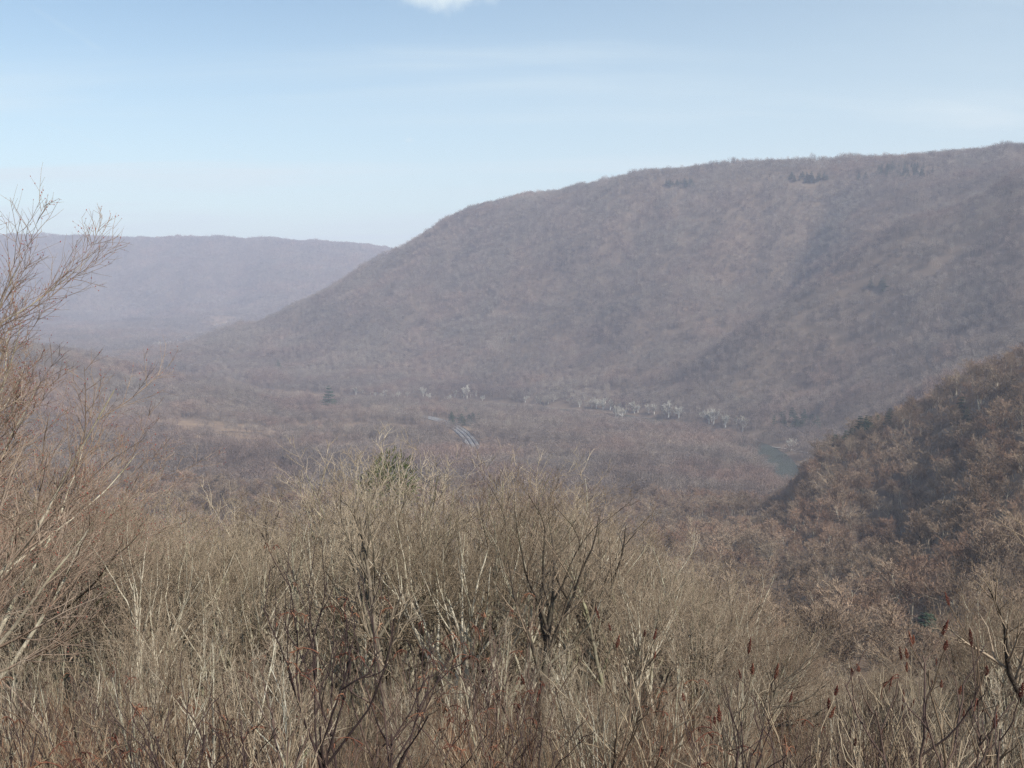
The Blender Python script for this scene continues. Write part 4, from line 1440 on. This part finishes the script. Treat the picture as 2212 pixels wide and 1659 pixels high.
for x, y in sorted(sap_pts, key=lambda p: p[1]):
    px = 1106 + x / y * FPX
    lim = 1330 + 170 * rng.random() - 60 * (px < 700) + 100 * (px > 1650)
    zt = EYE - (lim - 620) / FPX * y
    H = min(zt - float(height(x, y)), rng.uniform(3.0, 6.0))
    if H < 1.2 or n_sap >= 110:
        continue
    kk = int(rng.integers(5))
    place_tree(kk, x, y, H, rng.random() * 6.28, "%s in the brush below %s" % (L_SAP[kk], min(HERO_AT, key=lambda h: abs(h[0] - px))[2]), "young trees in the near brush", (rng.normal(0, 0.07), rng.normal(0, 0.07)), name="young_tree", wide=rng.uniform(0.8, 1.1), lib=SAP)
    n_sap += 1


# ------------------------------------------------------------------ sumac and other near shrubs
def shrub_parts(g, H=3.0, stems=3, forks=3, r=0.02, upright=0.10):
    st = np.zeros((stems, 3)); st[:, :2] = g.normal(0, 0.18, (stems, 2)); st[:, 2] = -0.3
    ph = g.random() * 6.28 + np.arange(stems) * 6.283 / stems
    d = np.stack([np.cos(ph) * 0.3, np.sin(ph) * 0.3, np.ones(stems)], -1)
    ln = H * g.uniform(0.45, 0.65, stems)
    P0, R0 = grow_level(st, d, ln, np.full(stems, r), 9, 0.12, 0.02, g, 0.75)
    lv = [(P0, R0, 6)]
    Pp, Rp, Lp = P0, R0, ln
    tips = []
    for k in range(forks):
        s = spawn(Pp, Rp, 2 if k else 3, 0.72 if k == 0 else 0.62, 1.0, 0.55, 0.78, 0.8, g, Lp, shrink=0.25)
        Pn, Rn = grow_level(s[0], s[1], s[2], np.maximum(s[3], 0.0055), 6, 0.13, upright, g, 0.72)
        lv.append((Pn, Rn, 5 if k == 0 else 4))
        Pp, Rp, Lp = Pn, Rn, s[2]
    tips = np.stack([Pp[:, -1], unit(Pp[:, -1] - Pp[:, -2])], 1)
    return lv, tips


def fruit_mesh(g):
    """An upright, pointed, knobbly sumac seed head about 15 cm long."""
    V, T = [], []
    n = 90
    for k in range(n):
        f = (k + 0.5) / n
        rr = 0.030 * math.sin(math.pi * min(1, 0.12 + f * 0.88)) ** 0.8 * (1.15 - 0.5 * f) * g.uniform(0.45, 1.5)
        a = k * 2.4
        c = np.array([math.cos(a) * rr, math.sin(a) * rr, f * 0.17 + g.normal(0, 0.003)])
        s = 0.010 * g.uniform(0.7, 1.3)
        b = len(V)
        for q in ((1, 0, 0), (-0.5, 0.87, 0), (-0.5, -0.87, 0), (0, 0, 1.2), (0, 0, -1.2)):
            V.append(c + np.array(q) * s)
        T += [(b, b + 1, b + 3), (b + 1, b + 2, b + 3), (b + 2, b, b + 3), (b + 1, b, b + 4), (b + 2, b + 1, b + 4), (b, b + 2, b + 4)]
    return make_mesh("fruit_cluster", V, None, T, M_FRUIT)


def leaf_stalk_mesh(g):
    """A drooping, curled dry leaf stalk with a few shrivelled leaflets."""
    P0, R0 = grow_level(np.zeros((1, 3)), np.array([[1.0, 0, 0.55]]), np.array([0.30]), np.array([0.0055]), 7, 0.07, 0.0, g, 0.5, sag=0.85)
    V, Q = tubes([(P0, R0, 4)])
    n = 7
    i = g.integers(2, 7, n)
    C = P0[0, i]
    d = g.normal(0, 0.6, (n, 3)) + np.array([0.2, 0, -0.8])
    V2, Q2, T2 = sliver_twigs(C, d, g.uniform(0.04, 0.10, n), g.uniform(0.004, 0.010, n), g)
    return make_mesh("dry_leaf", np.concatenate([V, V2]), np.concatenate([Q, Q2 + len(V)]), T2 + len(V), M_DRYLEAF)


FRUIT = [fruit_mesh(np.random.default_rng(1600 + k)) for k in range(3)]
LEAF = [leaf_stalk_mesh(np.random.default_rng(1650 + k)) for k in range(5)]
SHRUB = []
for k in range(8):
    g = np.random.default_rng(1700 + k)
    lv, tips = shrub_parts(g, 3.0, [3, 2, 4, 2, 3, 2, 3, 1][k], 3 if k < 6 else 2, [0.02, 0.024, 0.016, 0.026, 0.018, 0.022, 0.02, 0.025][k])
    V, Q = tubes(lv)
    SHRUB.append((V, Q, tips))
SH_MESH = {}


def shrub(px, py_top, dist, kind, dark, fruits, leaves, label, group, wide=1.0):
    x, y = ground_hit(px, dist)
    V, Q, tips = SHRUB[kind]
    Hm = V[:, 2].max()
    H = top_height(px, py_top, dist)
    if H < 0.8:
        return
    s = H / Hm
    key = (kind, dark)
    if key not in SH_MESH:
        SH_MESH[key] = make_mesh("shrub_stems", V, Q, None, M_SUMACDARK if dark else M_SUMACSTEM, smooth=True)
    e = empty("sumac_shrub" if fruits else "bare_shrub", (x, y, float(height(x, y)) - 0.05), rng.random() * 6.28, (s * wide, s * wide, s))
    tag(e, label, "shrub", group)
    obj("stems", SH_MESH[key], e)
    o_ = np.argsort(-tips[:, 0, 2])
    free = list(o_)
    for q in range(min(fruits, len(free))):
        t = tips[free.pop(0)]
        f = obj("fruit_cluster", FRUIT[int(rng.integers(3))], e)
        f.location = t[0] - t[1] * 0.01
        f.rotation_euler = Vector((t[1] + np.array([0, 0, 0.8])).tolist()).to_track_quat("Z", "Y").to_euler()
        f.scale = [rng.uniform(0.30, 0.5) / s, rng.uniform(0.30, 0.5) / s, rng.uniform(0.35, 0.7) / s]
    random.shuffle(free)
    for q in range(min(leaves, len(free))):
        t = tips[free.pop(0)]
        for w in range(int(rng.integers(1, 3))):
            f = obj("dry_leaf", LEAF[int(rng.integers(5))], e)
            f.location = t[0] - t[1] * 0.02 * w
            f.rotation_euler = (0, rng.normal(0, 0.3), rng.random() * 6.28)
            f.scale = [rng.uniform(0.5, 0.95) / s] * 3


# the ones that stand out
shrub(735, 1165, 8.2, 5, True, 0, 5, "tall dark stem with forked tips before the pale mossy trunk", None, 0.6)
shrub(800, 1230, 9.0, 0, True, 0, 10, "dark shrub with curled red leaf stalks below the fan-crowned tree", None, 0.8)
shrub(640, 1430, 7.0, 3, True, 0, 6, "low dark shrub with a long level branch near the bottom edge", None, 1.0)
shrub(985, 1330, 9.5, 2, True, 0, 14, "dark many-branched shrub with bright red curled stalks before the dark forked tree", None, 0.85)
shrub(1120, 1310, 10.5, 4, True, 0, 9, "dark shrub with red stalks just beside the forked tree's foot", None, 0.8)
shrub(1320, 1360, 9.0, 1, False, 2, 2, "pale Y-shaped sumac stem in the middle of the bottom brush", None, 0.8)
shrub(1420, 1385, 9.5, 6, False, 4, 1, "light-stemmed sumac with thin red seed heads beside the Y-shaped stem", None, 0.8)
shrub(1560, 1410, 9.0, 7, False, 2, 1, "leaning pale sumac stem below the low twiggy edge tree", None, 1.0)
shrub(1830, 1370, 9.5, 3, False, 4, 0, "sumac with a tall curved leader and rust-red heads right of the brush", None, 0.9)
shrub(1975, 1400, 8.6, 0, False, 4, 0, "branchy sumac carrying several red seed heads under the open ravine", None, 0.8)
shrub(2075, 1340, 7.6, 1, False, 3, 0, "forked sumac with the tallest dark red seed head near the corner", None, 0.9)
shrub(2170, 1420, 6.6, 5, True, 3, 2, "thick dark sumac trunk rising at the lower corner of the picture", None, 1.0)
shrub(2060, 1470, 7.0, 4, False, 2, 0, "pale sumac crossing in front of the forked one at the corner", None, 1.0)
shrub(320, 1330, 9.0, 2, False, 0, 4, "thin upright shrub with orange withered leaves before the left wood", None, 0.7)
shrub(110, 1480, 7.5, 6, False, 0, 3, "pale arching shrub stem low at the left", None, 1.0)
G_S = "sumac shrubs of the bottom brush"
G_B = "bare shrubs of the bottom brush"
for k in range(64):
    px = rng.uniform(-30, 2240)
    dist = rng.uniform(6.5, 17)
    lim = 1430 + 110 * rng.random() + 60 * abs(rng.normal()) if px > 1200 else 1400 + 190 * rng.random()
    fr = px > 1150 and rng.random() < 0.62
    dark = rng.random() < (0.5 if px < 1250 else 0.42)
    lab = "%s in the brush below %s" % ("rust-red-headed sumac" if fr else ("dark-stemmed bare shrub" if dark else "tan-stemmed bare shrub"), min(HERO_AT, key=lambda h: abs(h[0] - px))[2])
    shrub(px, lim, dist, int(rng.integers(8)), dark, int(rng.integers(1, 3)) if fr else 0, int(rng.integers(1, 5)) if px < 1600 else int(rng.integers(0, 2)), lab, G_S if fr else G_B, rng.uniform(0.6, 0.95))

# ------------------------------------------------------------------ haze
bpy.ops.mesh.primitive_cube_add(size=1)
hz_o = bpy.context.object
hz_o.name = "haze"
hz_o.data.name = "haze"
z0, z1 = float(HG.min()) - 1.2, float(HG.max()) + 40
hz_o.scale = (15200, 15200, z1 - z0)
hz_o.location = (0, 0, (z0 + z1) / 2)
hm = bpy.data.materials.new("haze_air")
hm.use_nodes = True
hm.node_tree.nodes.clear()
pv = hm.node_tree.nodes.new("ShaderNodeVolumePrincipled")
pv.inputs["Color"].default_value = (0.79, 0.835, 1.0, 1)
pv.inputs["Density"].default_value = 0.000158
pv.inputs["Anisotropy"].default_value = 0.0
ho = hm.node_tree.nodes.new("ShaderNodeOutputMaterial")
hm.node_tree.links.new(pv.outputs[0], ho.inputs["Volume"])
hz_o.data.materials.append(hm)
tag(hz_o, "pale blue haze filling the valley", kind="stuff")
